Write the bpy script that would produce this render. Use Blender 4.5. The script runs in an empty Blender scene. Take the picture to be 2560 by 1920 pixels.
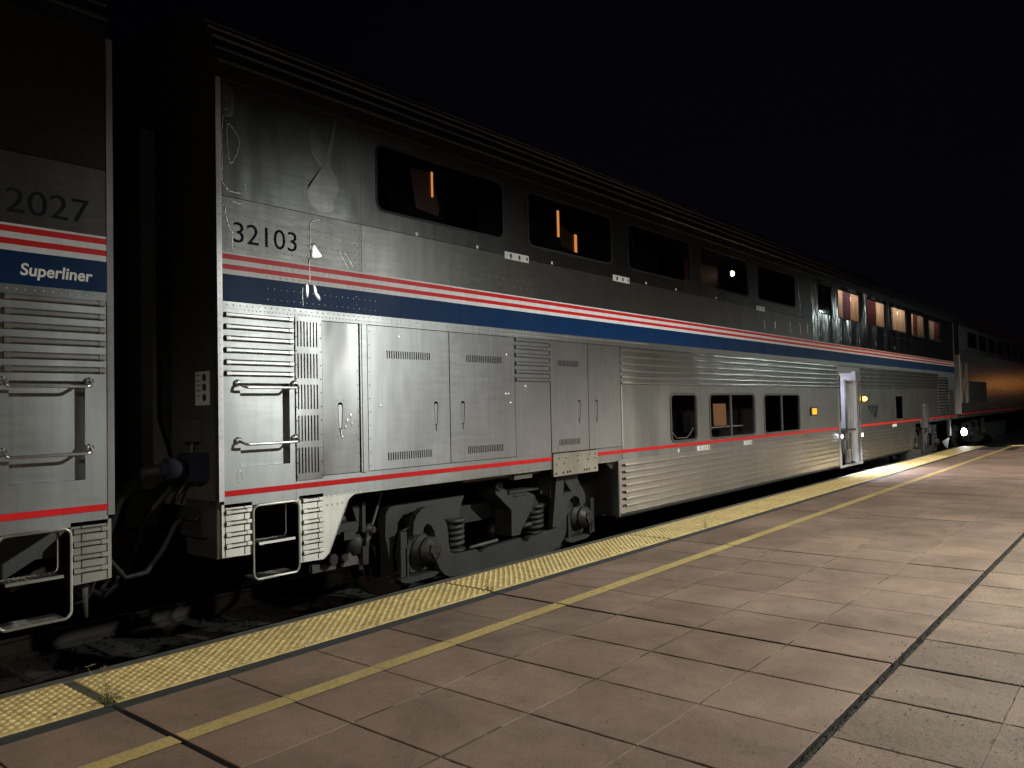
import bpy, math, random
from mathutils import Matrix, Vector
random.seed(7)
R = math.radians
sc = bpy.context.scene
col = sc.collection

# ------------------------------------------------------------------ camera
cam_d = bpy.data.cameras.new("camera")
cam = bpy.data.objects.new("camera", cam_d)
col.objects.link(cam)
cam_d.sensor_width = 36.0
cam_d.lens = 1962.98 / 2560 * 36.0
cam_d.clip_start = 0.05
cam_d.clip_end = 1500
right = Vector((0.63813401, -0.769628, -0.02139454))
up = Vector((-0.00922747, -0.03543083, 0.99932953))
fwd = Vector((0.76987002, 0.63750874, 0.02971133))
m = Matrix((right, up, -fwd)).transposed().to_4x4()
m.translation = Vector((0, -5.1373, 1.4815))
cam.matrix_world = m
sc.camera = cam

# ------------------------------------------------------------------ world and lamps
w = bpy.data.worlds.new("World")
sc.world = w
w.use_nodes = True
# night sky, a little paler low down toward the town beyond the end of the platform
wn = w.node_tree
bg = wn.nodes["Background"]
wg = wn.nodes.new('ShaderNodeNewGeometry')
wd = wn.nodes.new('ShaderNodeVectorMath')
wd.operation = 'DOT_PRODUCT'
wd.inputs[1].default_value = (-0.93, -0.36, 0.10)
wn.links.new(wg.outputs['Incoming'], wd.inputs[0])
wr = wn.nodes.new('ShaderNodeValToRGB')
wr.color_ramp.interpolation = 'EASE'
wr.color_ramp.elements[0].position = 0.55
wr.color_ramp.elements[0].color = (0.20, 0.19, 0.55, 1)
wr.color_ramp.elements[1].position = 1.0
wr.color_ramp.elements[1].color = (0.85, 0.80, 1.65, 1)
wn.links.new(wd.outputs['Value'], wr.inputs[0])
wn.links.new(wr.outputs[0], bg.inputs[0])
bg.inputs[1].default_value = 0.0013
sc.view_settings.view_transform = 'Standard'
sc.view_settings.look = 'None'
sc.view_settings.exposure = 0.35
sc.view_settings.gamma = 1
sc.view_settings.use_curve_mapping = False


def spot(name, loc, power, color, size=160, blend=0.25, radius=0.12, aim=(0, 0, -1)):
    d = bpy.data.lights.new(name, 'SPOT')
    d.energy = power
    d.color = color
    d.spot_size = R(size)
    d.spot_blend = blend
    d.shadow_soft_size = radius
    o = bpy.data.objects.new(name, d)
    o.location = loc
    o.rotation_euler = Vector(aim).to_track_quat('-Z', 'Y').to_euler()
    col.objects.link(o)
    return o


# platform lamps, standing behind the camera and further down the platform
spot("platform_lamp", (7.9, -5.9, 4.0), 1350, (0.97, 1.0, 0.94), 179.5, 0.36, 0.09)
spot("platform_lamp", (-4.0, -7.0, 4.3), 1100, (1.0, 0.90, 0.76), 160, 0.3, 0.10)
spot("platform_lamp", (20.0, -8.5, 4.6), 3300, (1.0, 0.90, 0.76), 162, 0.3, 0.10)
spot("platform_lamp", (29.8, -7.0, 5.0), 200, (0.90, 1.0, 0.93), 174, 0.2, 0.10)
spot("platform_lamp", (37.8, -7.2, 5.6), 230, (0.84, 1.0, 0.95), 174, 0.2, 0.12)
# sodium street lamp far down the line, mirrored in the coach sides
sod = spot("street_lamp", (150.0, -16.0, 3.6), 85, (1.0, 0.36, 0.08), 60, 0.3, 1.2, (-110, 16, -1.6))


# ------------------------------------------------------------------ materials
def mat(name):
    mt = bpy.data.materials.new(name)
    mt.use_nodes = True
    nt = mt.node_tree
    b = nt.nodes["Principled BSDF"]
    return mt, nt, b


def nd(nt, t, **kw):
    n = nt.nodes.new(t)
    for k, v in kw.items():
        if isinstance(k, str) and k in n.inputs:
            n.inputs[k].default_value = v
        else:
            setattr(n, k, v)
    return n


def pos(nt, scale):
    g = nd(nt, 'ShaderNodeNewGeometry')
    mp = nd(nt, 'ShaderNodeMapping')
    mp.inputs['Scale'].default_value = scale
    nt.links.new(g.outputs['Position'], mp.inputs[0])
    return mp.outputs[0]


def noise(nt, vec, scale, detail=3, rough=0.55, dist=0.0):
    n = nd(nt, 'ShaderNodeTexNoise')
    n.inputs['Scale'].default_value = scale
    n.inputs['Detail'].default_value = detail
    n.inputs['Roughness'].default_value = rough
    n.inputs['Distortion'].default_value = dist
    nt.links.new(vec, n.inputs['Vector'])
    return n.outputs['Fac']


def ramp(nt, fac, a, b, ca, cb):
    r = nd(nt, 'ShaderNodeValToRGB')
    r.color_ramp.elements[0].position = a
    r.color_ramp.elements[1].position = b
    r.color_ramp.elements[0].color = ca if len(ca) == 4 else (*ca, 1)
    r.color_ramp.elements[1].color = cb if len(cb) == 4 else (*cb, 1)
    nt.links.new(fac, r.inputs[0])
    return r.outputs['Color']


def mixc(nt, fac, a, b, mode='MIX'):
    n = nd(nt, 'ShaderNodeMix', data_type='RGBA', blend_type=mode)
    for s, i in ((fac, 0), (a, 6), (b, 7)):
        if hasattr(s, 'links'):
            nt.links.new(s, n.inputs[i])
        else:
            n.inputs[i].default_value = s if i == 0 else (*s, 1)
    return n.outputs[2]


def g3(v):
    return (v, v, v)


def bump(nt, b, h, dist, strength=1.0, prev=None):
    n = nd(nt, 'ShaderNodeBump')
    n.inputs['Distance'].default_value = dist
    n.inputs['Strength'].default_value = strength
    nt.links.new(h, n.inputs['Height'])
    if prev is not None:
        nt.links.new(prev, n.inputs['Normal'])
    nt.links.new(n.outputs[0], b.inputs['Normal'])
    return n.outputs[0]


def dents(nt, b, wave, small=0.15):
    """oil-canning of thin sheet metal: broad dents, then rows of small ones"""
    if wave <= 0:
        return
    h1 = noise(nt, pos(nt, (1.0, 1.0, 0.55)), 1.9, 0, 0.5)
    n1 = bump(nt, b, h1, wave * 0.06)
    h2 = noise(nt, pos(nt, (1.0, 1.0, 0.45)), 8.0, 0, 0.5)
    bump(nt, b, h2, small * 0.01, prev=n1)


def steel(name, c=0.6, rough=0.33, wave=0.5, tint=(1, 1, 1), dirt=0.35, metal=0.95, aniso=0.75, small=0.1):
    mt, nt, b = mat(name)
    st = noise(nt, pos(nt, (1.2, 1.2, 9.0)), 3.0, 4, 0.6)
    ver = noise(nt, pos(nt, (9.0, 9.0, 0.7)), 2.2, 4, 0.62)
    cl = noise(nt, pos(nt, (1, 1, 1)), 1.3, 5, 0.6)
    base = tuple(c * t for t in tint)
    dk = tuple(v * (1 - dirt) for v in base)
    c1 = ramp(nt, cl, 0.35, 0.68, dk, base)
    c2 = mixc(nt, 1.0, c1, ramp(nt, ver, 0.3, 0.6, g3(0.88), g3(1.0)), 'MULTIPLY')
    nt.links.new(c2, b.inputs['Base Color'])
    b.inputs['Metallic'].default_value = metal
    mr = nd(nt, 'ShaderNodeMapRange')
    mr.inputs['From Min'].default_value = 0.3
    mr.inputs['From Max'].default_value = 0.7
    mr.inputs['To Min'].default_value = rough * 0.93
    mr.inputs['To Max'].default_value = rough * 1.08
    nt.links.new(st, mr.inputs[0])
    nt.links.new(mr.outputs[0], b.inputs['Roughness'])
    if aniso > 0:
        # sheets are brushed lengthwise, so highlights are drawn out vertically
        tv = nd(nt, 'ShaderNodeCombineXYZ')
        tv.inputs[2].default_value = 1.0
        nt.links.new(tv.outputs[0], b.inputs['Tangent'])
        b.inputs['Anisotropic'].default_value = aniso
    dents(nt, b, wave, small)
    return mt


def paint(name, c, rough=0.4, wave=0.4, spec=0.12, grime=0.12):
    mt, nt, b = mat(name)
    ver = noise(nt, pos(nt, (7, 7, 1.2)), 1.8, 4, 0.6)
    dk = tuple(v * (1 - grime) for v in c)
    nt.links.new(ramp(nt, ver, 0.35, 0.6, dk, c), b.inputs['Base Color'])
    b.inputs['Roughness'].default_value = rough
    b.inputs['Specular IOR Level'].default_value = spec
    dents(nt, b, wave)
    return mt


def dusty(name, c, rough=0.75, grain=30, amp=0.3, c2=None, bd=0.002, metal=0.0):
    mt, nt, b = mat(name)
    n1 = noise(nt, pos(nt, (1, 1, 1)), grain * 0.15, 5, 0.65)
    n2 = noise(nt, pos(nt, (1, 1, 1)), grain, 4, 0.6)
    lo = tuple(v * (1 - amp) for v in c) if c2 is None else c2
    a = ramp(nt, n1, 0.35, 0.65, lo, c)
    nt.links.new(a, b.inputs['Base Color'])
    b.inputs['Roughness'].default_value = rough
    b.inputs['Metallic'].default_value = metal
    bump(nt, b, n2, bd)
    return mt


def plain(name, c, rough=0.6, metal=0.0):
    mt, nt, b = mat(name)
    n1 = noise(nt, pos(nt, (1, 1, 1)), 14, 4, 0.6)
    nt.links.new(ramp(nt, n1, 0.3, 0.7, tuple(v * 0.85 for v in c), c), b.inputs['Base Color'])
    b.inputs['Roughness'].default_value = rough
    b.inputs['Metallic'].default_value = metal
    return mt


def glow(name, c, s):
    mt, nt, b = mat(name)
    b.inputs['Base Color'].default_value = (0.0005, 0.0005, 0.0005, 1)
    b.inputs['Emission Color'].default_value = (*c, 1)
    b.inputs['Emission Strength'].default_value = s
    return mt


def glass_mat():
    mt, nt, b = mat('window_glass')
    nt.nodes.remove(b)
    tr = nd(nt, 'ShaderNodeBsdfTransparent')
    tr.inputs[0].default_value = (0.62, 0.60, 0.58, 1)
    gl = nd(nt, 'ShaderNodeBsdfGlossy')
    gl.inputs['Roughness'].default_value = 0.03
    gl.inputs[0].default_value = (0.85, 0.88, 0.9, 1)
    fr = nd(nt, 'ShaderNodeFresnel')
    fr.inputs[0].default_value = 1.35
    mx = nd(nt, 'ShaderNodeMixShader')
    nt.links.new(fr.outputs[0], mx.inputs[0])
    nt.links.new(tr.outputs[0], mx.inputs[1])
    nt.links.new(gl.outputs[0], mx.inputs[2])
    nt.links.new(mx.outputs[0], nt.nodes['Material Output'].inputs[0])
    return mt


def slab_mat(name, ca, cb, pit):
    mt, nt, b = mat(name)
    oi = nd(nt, 'ShaderNodeObjectInfo')
    vec = pos(nt, (1, 1, 1))
    big = noise(nt, vec, 0.9, 5, 0.6)
    fine = noise(nt, vec, 160, 2, 0.5)
    mid = noise(nt, vec, 22, 5, 0.7)
    c1 = ramp(nt, big, 0.3, 0.7, ca, cb)
    c2 = mixc(nt, 1.0, c1, ramp(nt, oi.outputs['Random'], 0, 1, (0.86, 0.87, 0.88), (1.09, 1.07, 1.05)), 'MULTIPLY')
    c3 = mixc(nt, 1.0, c2, ramp(nt, fine, 0.3, 0.7, g3(0.72), g3(1.18)), 'MULTIPLY')
    # wear: stains, paler scuffs and dark pits, stretched across the platform
    stain = noise(nt, vec, 1.7, 8, 0.7, 0.6)
    c3 = mixc(nt, 1.0, c3, ramp(nt, stain, 0.30, 0.62, g3(0.66), g3(1.10)), 'MULTIPLY')
    blots = noise(nt, vec, 6.5, 4, 0.55, 0.8)
    c3 = mixc(nt, 1.0, c3, ramp(nt, blots, 0.62, 0.72, g3(1.0), g3(0.84)), 'MULTIPLY')
    spots = noise(nt, vec, 30, 3, 0.6)
    c3 = mixc(nt, ramp(nt, spots, 0.695, 0.72, g3(0), g3(0.85)), c3, (0.020, 0.015, 0.012))
    pv = pos(nt, (8, 24, 9))
    pits = noise(nt, pv, 1.6, 6, 0.75)
    pm = ramp(nt, pits, 0.69 - pit, 0.73 - pit, g3(0), g3(0.8))
    patchy = noise(nt, vec, 2.3, 3, 0.6)
    pm = mixc(nt, 1.0, pm, ramp(nt, patchy, 0.42, 0.60, g3(0.12), g3(1.0)), 'MULTIPLY')
    c4 = mixc(nt, pm, c3, (0.022, 0.016, 0.011))
    scuff = noise(nt, vec, 3.1, 8, 0.8)
    c5 = mixc(nt, ramp(nt, scuff, 0.56, 0.70, g3(0), g3(0.22 + pit * 3)), c4, (0.18, 0.15, 0.115))
    nt.links.new(c5, b.inputs['Base Color'])
    b.inputs['Roughness'].default_value = 0.72
    b.inputs['Specular IOR Level'].default_value = 0.3
    n1 = bump(nt, b, mid, 0.004 + pit * 0.05)
    n2 = bump(nt, b, fine, 0.002, prev=n1)
    iv = nd(nt, 'ShaderNodeInvert')
    nt.links.new(pm, iv.inputs['Color'])
    bump(nt, b, iv.outputs[0], 0.004, prev=n2)
    return mt


def line_paint_mat():
    mt, nt, b = mat('worn_yellow_paint')
    vec = pos(nt, (1, 1, 1))
    worn = noise(nt, vec, 45, 6, 0.75)
    lg = noise(nt, vec, 1.4, 3, 0.6)
    c = ramp(nt, worn, 0.30, 0.52, (0.22, 0.155, 0.085), (0.46, 0.34, 0.12))
    c = mixc(nt, 1.0, c, ramp(nt, lg, 0.3, 0.7, g3(0.8), g3(1.1)), 'MULTIPLY')
    nt.links.new(c, b.inputs['Base Color'])
    b.inputs['Roughness'].default_value = 0.7
    bump(nt, b, noise(nt, vec, 160, 2, 0.5), 0.0015)
    return mt


def tile_mat():
    mt, nt, b = mat('tactile_yellow')
    vec = pos(nt, (1, 1, 1))
    d = noise(nt, vec, 16, 6, 0.72)
    d2 = noise(nt, vec, 2.4, 4, 0.6)
    c = ramp(nt, d, 0.32, 0.60, (0.40, 0.30, 0.11), (0.72, 0.56, 0.24))
    c = mixc(nt, 1.0, c, ramp(nt, d2, 0.3, 0.7, g3(0.82), g3(1.08)), 'MULTIPLY')
    nt.links.new(c, b.inputs['Base Color'])
    b.inputs['Roughness'].default_value = 0.5
    return mt


STEEL = steel('brushed_steel', 0.35, 0.47, 0.45, tint=(0.97, 1, 1), dirt=0.14, aniso=0.45)
STEELB = steel('dull_steel', 0.34, 0.40, 0.25, tint=(0.95, 0.99, 1), dirt=0.25, aniso=0.5, metal=0.92)
DOORS = steel('door_steel', 0.38, 0.46, 0.2, tint=(0.95, 0.965, 1), dirt=0.10, aniso=0.6)
SATIN = steel('satin_steel', 0.33, 0.38, 0.3, tint=(0.94, 0.99, 1), dirt=0.15)
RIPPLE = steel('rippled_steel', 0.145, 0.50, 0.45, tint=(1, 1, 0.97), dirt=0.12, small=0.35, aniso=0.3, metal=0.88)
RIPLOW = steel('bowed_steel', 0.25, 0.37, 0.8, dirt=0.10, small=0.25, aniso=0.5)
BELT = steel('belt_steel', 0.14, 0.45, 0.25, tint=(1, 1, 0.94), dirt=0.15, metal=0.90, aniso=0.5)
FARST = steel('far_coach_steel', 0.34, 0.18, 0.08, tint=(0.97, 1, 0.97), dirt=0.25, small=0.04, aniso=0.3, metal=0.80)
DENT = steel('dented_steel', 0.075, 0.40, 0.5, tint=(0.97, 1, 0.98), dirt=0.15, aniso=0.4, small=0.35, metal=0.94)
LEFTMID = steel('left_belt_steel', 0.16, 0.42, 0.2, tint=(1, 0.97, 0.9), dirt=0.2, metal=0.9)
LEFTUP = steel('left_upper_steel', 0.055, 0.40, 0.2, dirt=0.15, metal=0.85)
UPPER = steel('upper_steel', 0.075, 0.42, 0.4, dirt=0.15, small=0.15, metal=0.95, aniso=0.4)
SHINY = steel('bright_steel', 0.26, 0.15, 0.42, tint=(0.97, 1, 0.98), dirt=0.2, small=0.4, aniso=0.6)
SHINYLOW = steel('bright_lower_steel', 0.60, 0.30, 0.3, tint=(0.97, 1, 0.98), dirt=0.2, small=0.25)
RIBST = steel('ribbed_steel', 0.44, 0.44, 0.14, dirt=0.15)
RIBFAR = steel('ribbed_bright_steel', 0.50, 0.25, 0.2, tint=(0.97, 1, 0.98), dirt=0.15, small=0.08)
SKIRT = steel('skirt_steel', 0.46, 0.33, 0.06, tint=(1, 0.98, 0.94), dirt=0.15, small=0.02)
ROOF = steel('roof_steel', 0.07, 0.40, 0.12, tint=(0.92, 0.94, 1), dirt=0.3)
STAIN = steel('stained_steel', 0.48, 0.46, 0.2, tint=(1, 0.98, 0.88), dirt=0.35)
EDGE = steel('edge_trim_steel', 0.60, 0.36, 0.6, dirt=0.2)
WHITE = paint('white_stripe', (0.66, 0.66, 0.66), 0.42, 0.45)
RED = paint('red_stripe', (0.56, 0.018, 0.020), 0.42, 0.45)
BLUE = paint('blue_band', (0.005, 0.026, 0.082), 0.45, 0.5, 0.07)
DIGIT = plain('number_paint', (0.012, 0.018, 0.022), 0.8)
DIGIT.node_tree.nodes['Principled BSDF'].inputs['Specular IOR Level'].default_value = 0.05
RIVET = steel('rivet_steel', 0.9, 0.42, 0, dirt=0.05, aniso=0, metal=0.9)
LETTER = plain('lettering_white', (0.78, 0.78, 0.76), 0.5)
STICK = plain('label_white', (0.62, 0.63, 0.58), 0.5)
INK = plain('label_ink', (0.03, 0.03, 0.03), 0.5)
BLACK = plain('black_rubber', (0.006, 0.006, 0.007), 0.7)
VOID = plain('dark_interior', (0.003, 0.0025, 0.0025), 0.9)
BOGIE = dusty('bogie_grey', (0.024, 0.026, 0.025), 0.62, 22, 0.35)
RUST = dusty('rusty_brown', (0.035, 0.022, 0.017), 0.8, 30, 0.5)
GREASE = dusty('worn_axle_steel', (0.034, 0.028, 0.024), 0.5, 30, 0.5, metal=0.2)
PIPE = dusty('pipe_grey', (0.10, 0.095, 0.085), 0.6, 30, 0.4)
ENDW = paint('end_wall_grey', (0.06, 0.06, 0.054), 0.5, 0.1)
DIAPH = dusty('diaphragm_grey', (0.065, 0.065, 0.057), 0.6, 12, 0.25)
CABLE = plain('blue_connector', (0.002, 0.003, 0.014), 0.9)
GLASS = glass_mat()
GASK = plain('window_gasket', (0.055, 0.052, 0.046), 0.5)
SLAB = slab_mat('paver_red_brown', (0.168, 0.114, 0.082), (0.250, 0.178, 0.132), 0.0)
SLABR = slab_mat('paver_worn', (0.155, 0.109, 0.078), (0.243, 0.176, 0.128), 0.085)
SLABF = slab_mat('paver_far', (0.168, 0.114, 0.084), (0.242, 0.173, 0.130), 0.0)
JOINT = dusty('joint_dirt_shade', (0.012, 0.009, 0.007), 0.95, 60, 0.5)
SAND = dusty('joint_sand', (0.14, 0.11, 0.08), 0.95, 70, 0.55)
SANDG = dusty('joint_filler_grey', (0.085, 0.082, 0.045), 0.95, 70, 0.45)
ASPH = dusty('border_asphalt', (0.034, 0.037, 0.037), 0.85, 60, 0.35)
TIMBER = dusty('edge_timber', (0.10, 0.10, 0.085), 0.8, 40, 0.45)
LINE = line_paint_mat()
TILE = tile_mat()
BALL = dusty('ballast_stone', (0.009, 0.008, 0.008), 0.9, 60, 0.6, bd=0.01)
CONC = dusty('sleeper_concrete', (0.035, 0.032, 0.026), 0.85, 40, 0.35)
RAILT = steel('rail_head', 0.6, 0.25, 0, dirt=0.2)
RAILS = dusty('rail_side', (0.04, 0.033, 0.025), 0.8, 40, 0.4)
FARG = dusty('far_ground', (0.03, 0.033, 0.025), 0.9, 6, 0.5)
HILLM = dusty('hill_dark', (0.010, 0.012, 0.010), 1.0, 0.3, 0.4)
STEM = plain('dry_stem', (0.34, 0.27, 0.12), 0.8)
LEAF = plain('weed_leaf', (0.13, 0.13, 0.045), 0.8)
WALLW = plain('vestibule_white', (0.62, 0.64, 0.74), 0.5)
TAN = plain('cabin_wall_tan', (0.60, 0.42, 0.24), 0.8)
MAROON = plain('curtain_maroon', (0.11, 0.035, 0.04), 0.9)
PURPLE = plain('curtain_purple', (0.10, 0.075, 0.11), 0.9)
BEIGE = plain('curtain_beige', (0.40, 0.29, 0.18), 0.9)
GREYC = plain('curtain_grey', (0.22, 0.20, 0.19), 0.9)
SEAT = plain('seat_dark', (0.03, 0.025, 0.04), 0.9)
AMBER = glow('amber_marker', (1.0, 0.32, 0.01), 1.5)
AMBERHOT = glow('amber_lamp', (1.0, 0.45, 0.04), 12)
COOLHOT = glow('step_light', (0.9, 0.92, 1.0), 30)
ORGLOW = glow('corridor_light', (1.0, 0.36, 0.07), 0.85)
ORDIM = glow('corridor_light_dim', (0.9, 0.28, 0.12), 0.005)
PINHOT = glow('reading_lamp', (1.0, 0.72, 0.5), 8)
LAMPC = glow('cabin_lamp', (1.0, 0.72, 0.42), 9)


# ------------------------------------------------------------------ geometry helpers
class MB:
    """collects pieces and links them as one mesh object; x runs through an optional mirror map"""

    def __init__(s, mp=None):
        s.v, s.f, s.mp, s.sm, s.parts = [], [], mp, [], []

    def add(s, vs, fs, smooth=False):
        o = len(s.v)
        s.v += [tuple(p) for p in vs]
        s.f += [tuple(i + o for i in q) for q in fs]
        s.sm += [smooth] * len(fs)
        s.parts.append((o, len(s.v), len(s.f) - len(fs), len(s.f)))
        return s

    def box(s, x0, x1, y0, y1, z0, z1):
        vs = [(x, y, z) for x in (x0, x1) for y in (y0, y1) for z in (z0, z1)]
        return s.add(vs, [(0, 1, 3, 2), (4, 6, 7, 5), (0, 4, 5, 1), (2, 3, 7, 6), (0, 2, 6, 4), (1, 5, 7, 3)])

    def prism(s, pts, y0, y1, axis='y'):
        """polygon in x,z pushed from y0 to y1 (axis 'x': polygon in y,z pushed along x)"""
        n = len(pts)
        if axis == 'y':
            vs = [(a, y0, b) for a, b in pts] + [(a, y1, b) for a, b in pts]
        elif axis == 'x':
            vs = [(y0, a, b) for a, b in pts] + [(y1, a, b) for a, b in pts]
        else:
            vs = [(a, b, y0) for a, b in pts] + [(a, b, y1) for a, b in pts]
        fs = [tuple(range(n)), tuple(range(2 * n - 1, n - 1, -1))]
        fs += [(i, i + n, (i + 1) % n + n, (i + 1) % n) for i in range(n)]
        return s.add(vs, fs)

    def strip(s, prof, x0, x1, close=False):
        """open profile of (y,z) points swept along x"""
        n = len(prof)
        vs = [(x0, a, b) for a, b in prof] + [(x1, a, b) for a, b in prof]
        return s.add(vs, [(i, i + 1, i + 1 + n, i + n) for i in range(n - 1)])

    def lathe(s, c, axis, prof, n=12):
        """prof: (distance along axis, radius)"""
        ax = Vector(axis).normalized()
        t = ax.orthogonal().normalized()
        u = ax.cross(t)
        c = Vector(c)
        vs, fs = [], []
        for h, r in prof:
            for i in range(n):
                a = 2 * math.pi * i / n
                vs.append(c + ax * h + (t * math.cos(a) + u * math.sin(a)) * r)
        for k in range(len(prof) - 1):
            for i in range(n):
                j = (i + 1) % n
                fs.append((k * n + i, k * n + j, (k + 1) * n + j, (k + 1) * n + i))
        s.add(vs, fs, True)
        m0 = len(s.v) - len(vs)
        s.f += [tuple(range(m0 + n - 1, m0 - 1, -1)), tuple(range(m0 + len(vs) - n, m0 + len(vs)))]
        s.sm += [False, False]
        return s

    def tube(s, path, r, n=8, closed=False):
        P = [Vector(p) for p in path]
        rr = r if isinstance(r, (list, tuple)) else [r] * len(P)
        vs, fs = [], []
        prev = None
        for i, p in enumerate(P):
            if closed:
                d = (P[(i + 1) % len(P)] - P[i - 1]).normalized()
            else:
                d = (P[min(i + 1, len(P) - 1)] - P[max(i - 1, 0)]).normalized()
            if prev is None:
                t = d.orthogonal().normalized()
            else:
                t = (prev - d * prev.dot(d)).normalized()
            prev = t
            u = d.cross(t)
            for k in range(n):
                a = 2 * math.pi * k / n
                vs.append(p + (t * math.cos(a) + u * math.sin(a)) * rr[i])
        L = len(P)
        for i in range(L if closed else L - 1):
            for k in range(n):
                k2 = (k + 1) % n
                i2 = (i + 1) % L
                fs.append((i * n + k, i * n + k2, i2 * n + k2, i2 * n + k))
        s.add(vs, fs, True)
        if not closed:
            m0 = len(s.v) - len(vs)
            s.f += [tuple(range(m0 + n - 1, m0 - 1, -1)), tuple(range(len(s.v) - n, len(s.v)))]
            s.sm += [False, False]
        return s

    def dome(s, c, r, h=None, n=6, axis='y'):
        h = h or r * 0.6
        x, y, z = c
        vs = []
        for q, (a, b) in enumerate(((1.0, 0.0), (0.72, 0.75))):
            for i in range(n):
                t = 2 * math.pi * i / n
                if axis == 'y':
                    vs.append((x + r * a * math.cos(t), y - h * b, z + r * a * math.sin(t)))
                else:
                    vs.append((x + r * a * math.cos(t), y + r * a * math.sin(t), z + h * b))
        vs.append((x, y - h, z) if axis == 'y' else (x, y, z + h))
        fs = [(i, (i + 1) % n, n + (i + 1) % n, n + i) for i in range(n)] + [(n + i, n + (i + 1) % n, 2 * n) for i in range(n)]
        return s.add(vs, fs, True)

    def build(s, name, material, parent=None, **props):
        vs = s.v
        flip = False
        if s.mp:
            a, k = s.mp
            vs = [(a + k * x, y, z) for x, y, z in vs]
            flip = k < 0
        if parent is not None:
            l = wloc(parent)
            vs = [(x - l[0], y - l[1], z - l[2]) for x, y, z in vs]
        me = bpy.data.meshes.new(name)
        me.from_pydata(vs, [], [q[::-1] for q in s.f] if flip else s.f)
        me.polygons.foreach_set('use_smooth', s.sm)
        me.materials.append(material)
        import bmesh
        bm = bmesh.new()
        bm.from_mesh(me)
        if name != 'pane':
            bmesh.ops.recalc_face_normals(bm, faces=bm.faces)
        bm.to_mesh(me)
        bm.free()
        o = bpy.data.objects.new(name, me)
        col.objects.link(o)
        if parent is not None:
            o.parent = parent
        for k, v in props.items():
            o[k] = v
        return o


WL = {}


def build_split(mb, name, material, parent):
    """each add() of this collector becomes an object of its own"""
    out = []
    for (v0, v1, f0, f1) in mb.parts:
        q = MB(mb.mp)
        q.v = mb.v[v0:v1]
        q.f = [tuple(i - v0 for i in f) for f in mb.f[f0:f1]]
        q.sm = mb.sm[f0:f1]
        out.append(q.build(name, material, parent))
    return out




def wloc(o):
    return WL.get(o.name, (0, 0, 0))


def thing(name, loc, label, cat, group=None):
    o = bpy.data.objects.new(name, None)
    o.location = loc
    o.empty_display_size = 0.3
    col.objects.link(o)
    WL[o.name] = tuple(loc)
    o['label'] = label
    o['category'] = cat
    if group:
        o['group'] = group
    return o


def reg(o, parent):
    """children of a mesh part share the part's origin"""
    WL[o.name] = wloc(parent)
    return o


def rrect(x0, x1, z0, z1, r=0.0, n=4):
    if r <= 0:
        return [(x0, z0), (x1, z0), (x1, z1), (x0, z1)]
    out = []
    for cx, cz, a0 in ((x1 - r, z0 + r, -90), (x1 - r, z1 - r, 0), (x0 + r, z1 - r, 90), (x0 + r, z0 + r, 180)):
        for i in range(n + 1):
            a = R(a0 + 90 * i / n)
            out.append((cx + r * math.cos(a), cz + r * math.sin(a)))
    return out


def plate(name, material, outer, holes=(), y=0.0, t=0.012, parent=None, mp=None, **props):
    """flat sheet in the x,z plane with real holes; front face at y, thickness behind it"""
    cu = bpy.data.curves.new(name, 'CURVE')
    cu.dimensions = '2D'
    cu.fill_mode = 'BOTH'
    cu.extrude = t / 2
    for loop in [outer] + list(holes):
        sp = cu.splines.new('POLY')
        sp.points.add(len(loop) - 1)
        for p, (a, b) in zip(sp.points, loop):
            if mp:
                a = mp[0] + mp[1] * a
            p.co = (a, b, 0, 1)
        sp.use_cyclic_u = True
    tmp = bpy.data.objects.new('tmp', cu)
    me = bpy.data.meshes.new_from_object(tmp)
    bpy.data.objects.remove(tmp)
    bpy.data.curves.remove(cu)
    me.name = name
    l = wloc(parent) if parent is not None else (0, 0, 0)
    for v in me.vertices:
        x, z, d = v.co
        v.co = (x - l[0], y + t / 2 - d - l[1], z - l[2])
    me.materials.clear()
    me.materials.append(material)
    me.validate()
    o = bpy.data.objects.new(name, me)
    col.objects.link(o)
    if parent is not None:
        o.parent = parent
    for k, v in props.items():
        o[k] = v
    return o


def text(name, body, x0, x1, z0, z1, y, material, parent, shear=0.0, bold=0.0, cap=None):
    """flat lettering fitted to the width x0..x1; z0 is the baseline and z1 the top of the capitals"""
    cu = bpy.data.curves.new(name, 'FONT')
    cu.body = body
    cu.size = 1.0
    cu.shear = shear
    cu.offset = bold
    tmp = bpy.data.objects.new('tmp', cu)
    me = bpy.data.meshes.new_from_object(tmp)
    cu.body = 'H'
    mh = bpy.data.meshes.new_from_object(tmp)
    ch = max(v.co[1] for v in mh.vertices)
    bpy.data.meshes.remove(mh)
    bpy.data.objects.remove(tmp)
    l = wloc(parent)
    ax = min(v.co[0] for v in me.vertices)
    bx = max(v.co[0] for v in me.vertices)
    kx = (x1 - x0) / (bx - ax)
    kz = (z1 - z0) / ch
    for v in me.vertices:
        a, b, d = v.co
        v.co = (x0 + (a - ax) * kx - l[0], y - l[1], z0 + b * kz - l[2])
    me.materials.clear()
    me.materials.append(material)
    o = bpy.data.objects.new(name, me)
    col.objects.link(o)
    o.parent = parent
    return o


def slat_prof(z, h=0.034, d=0.016):
    return [(0.001, z - h / 2), (-d * 0.8, z - h / 2 + 0.004), (-d, z - h / 4), (-d, z + h / 4), (-d * 0.8, z + h / 2 - 0.004), (0.001, z + h / 2)]


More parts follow.
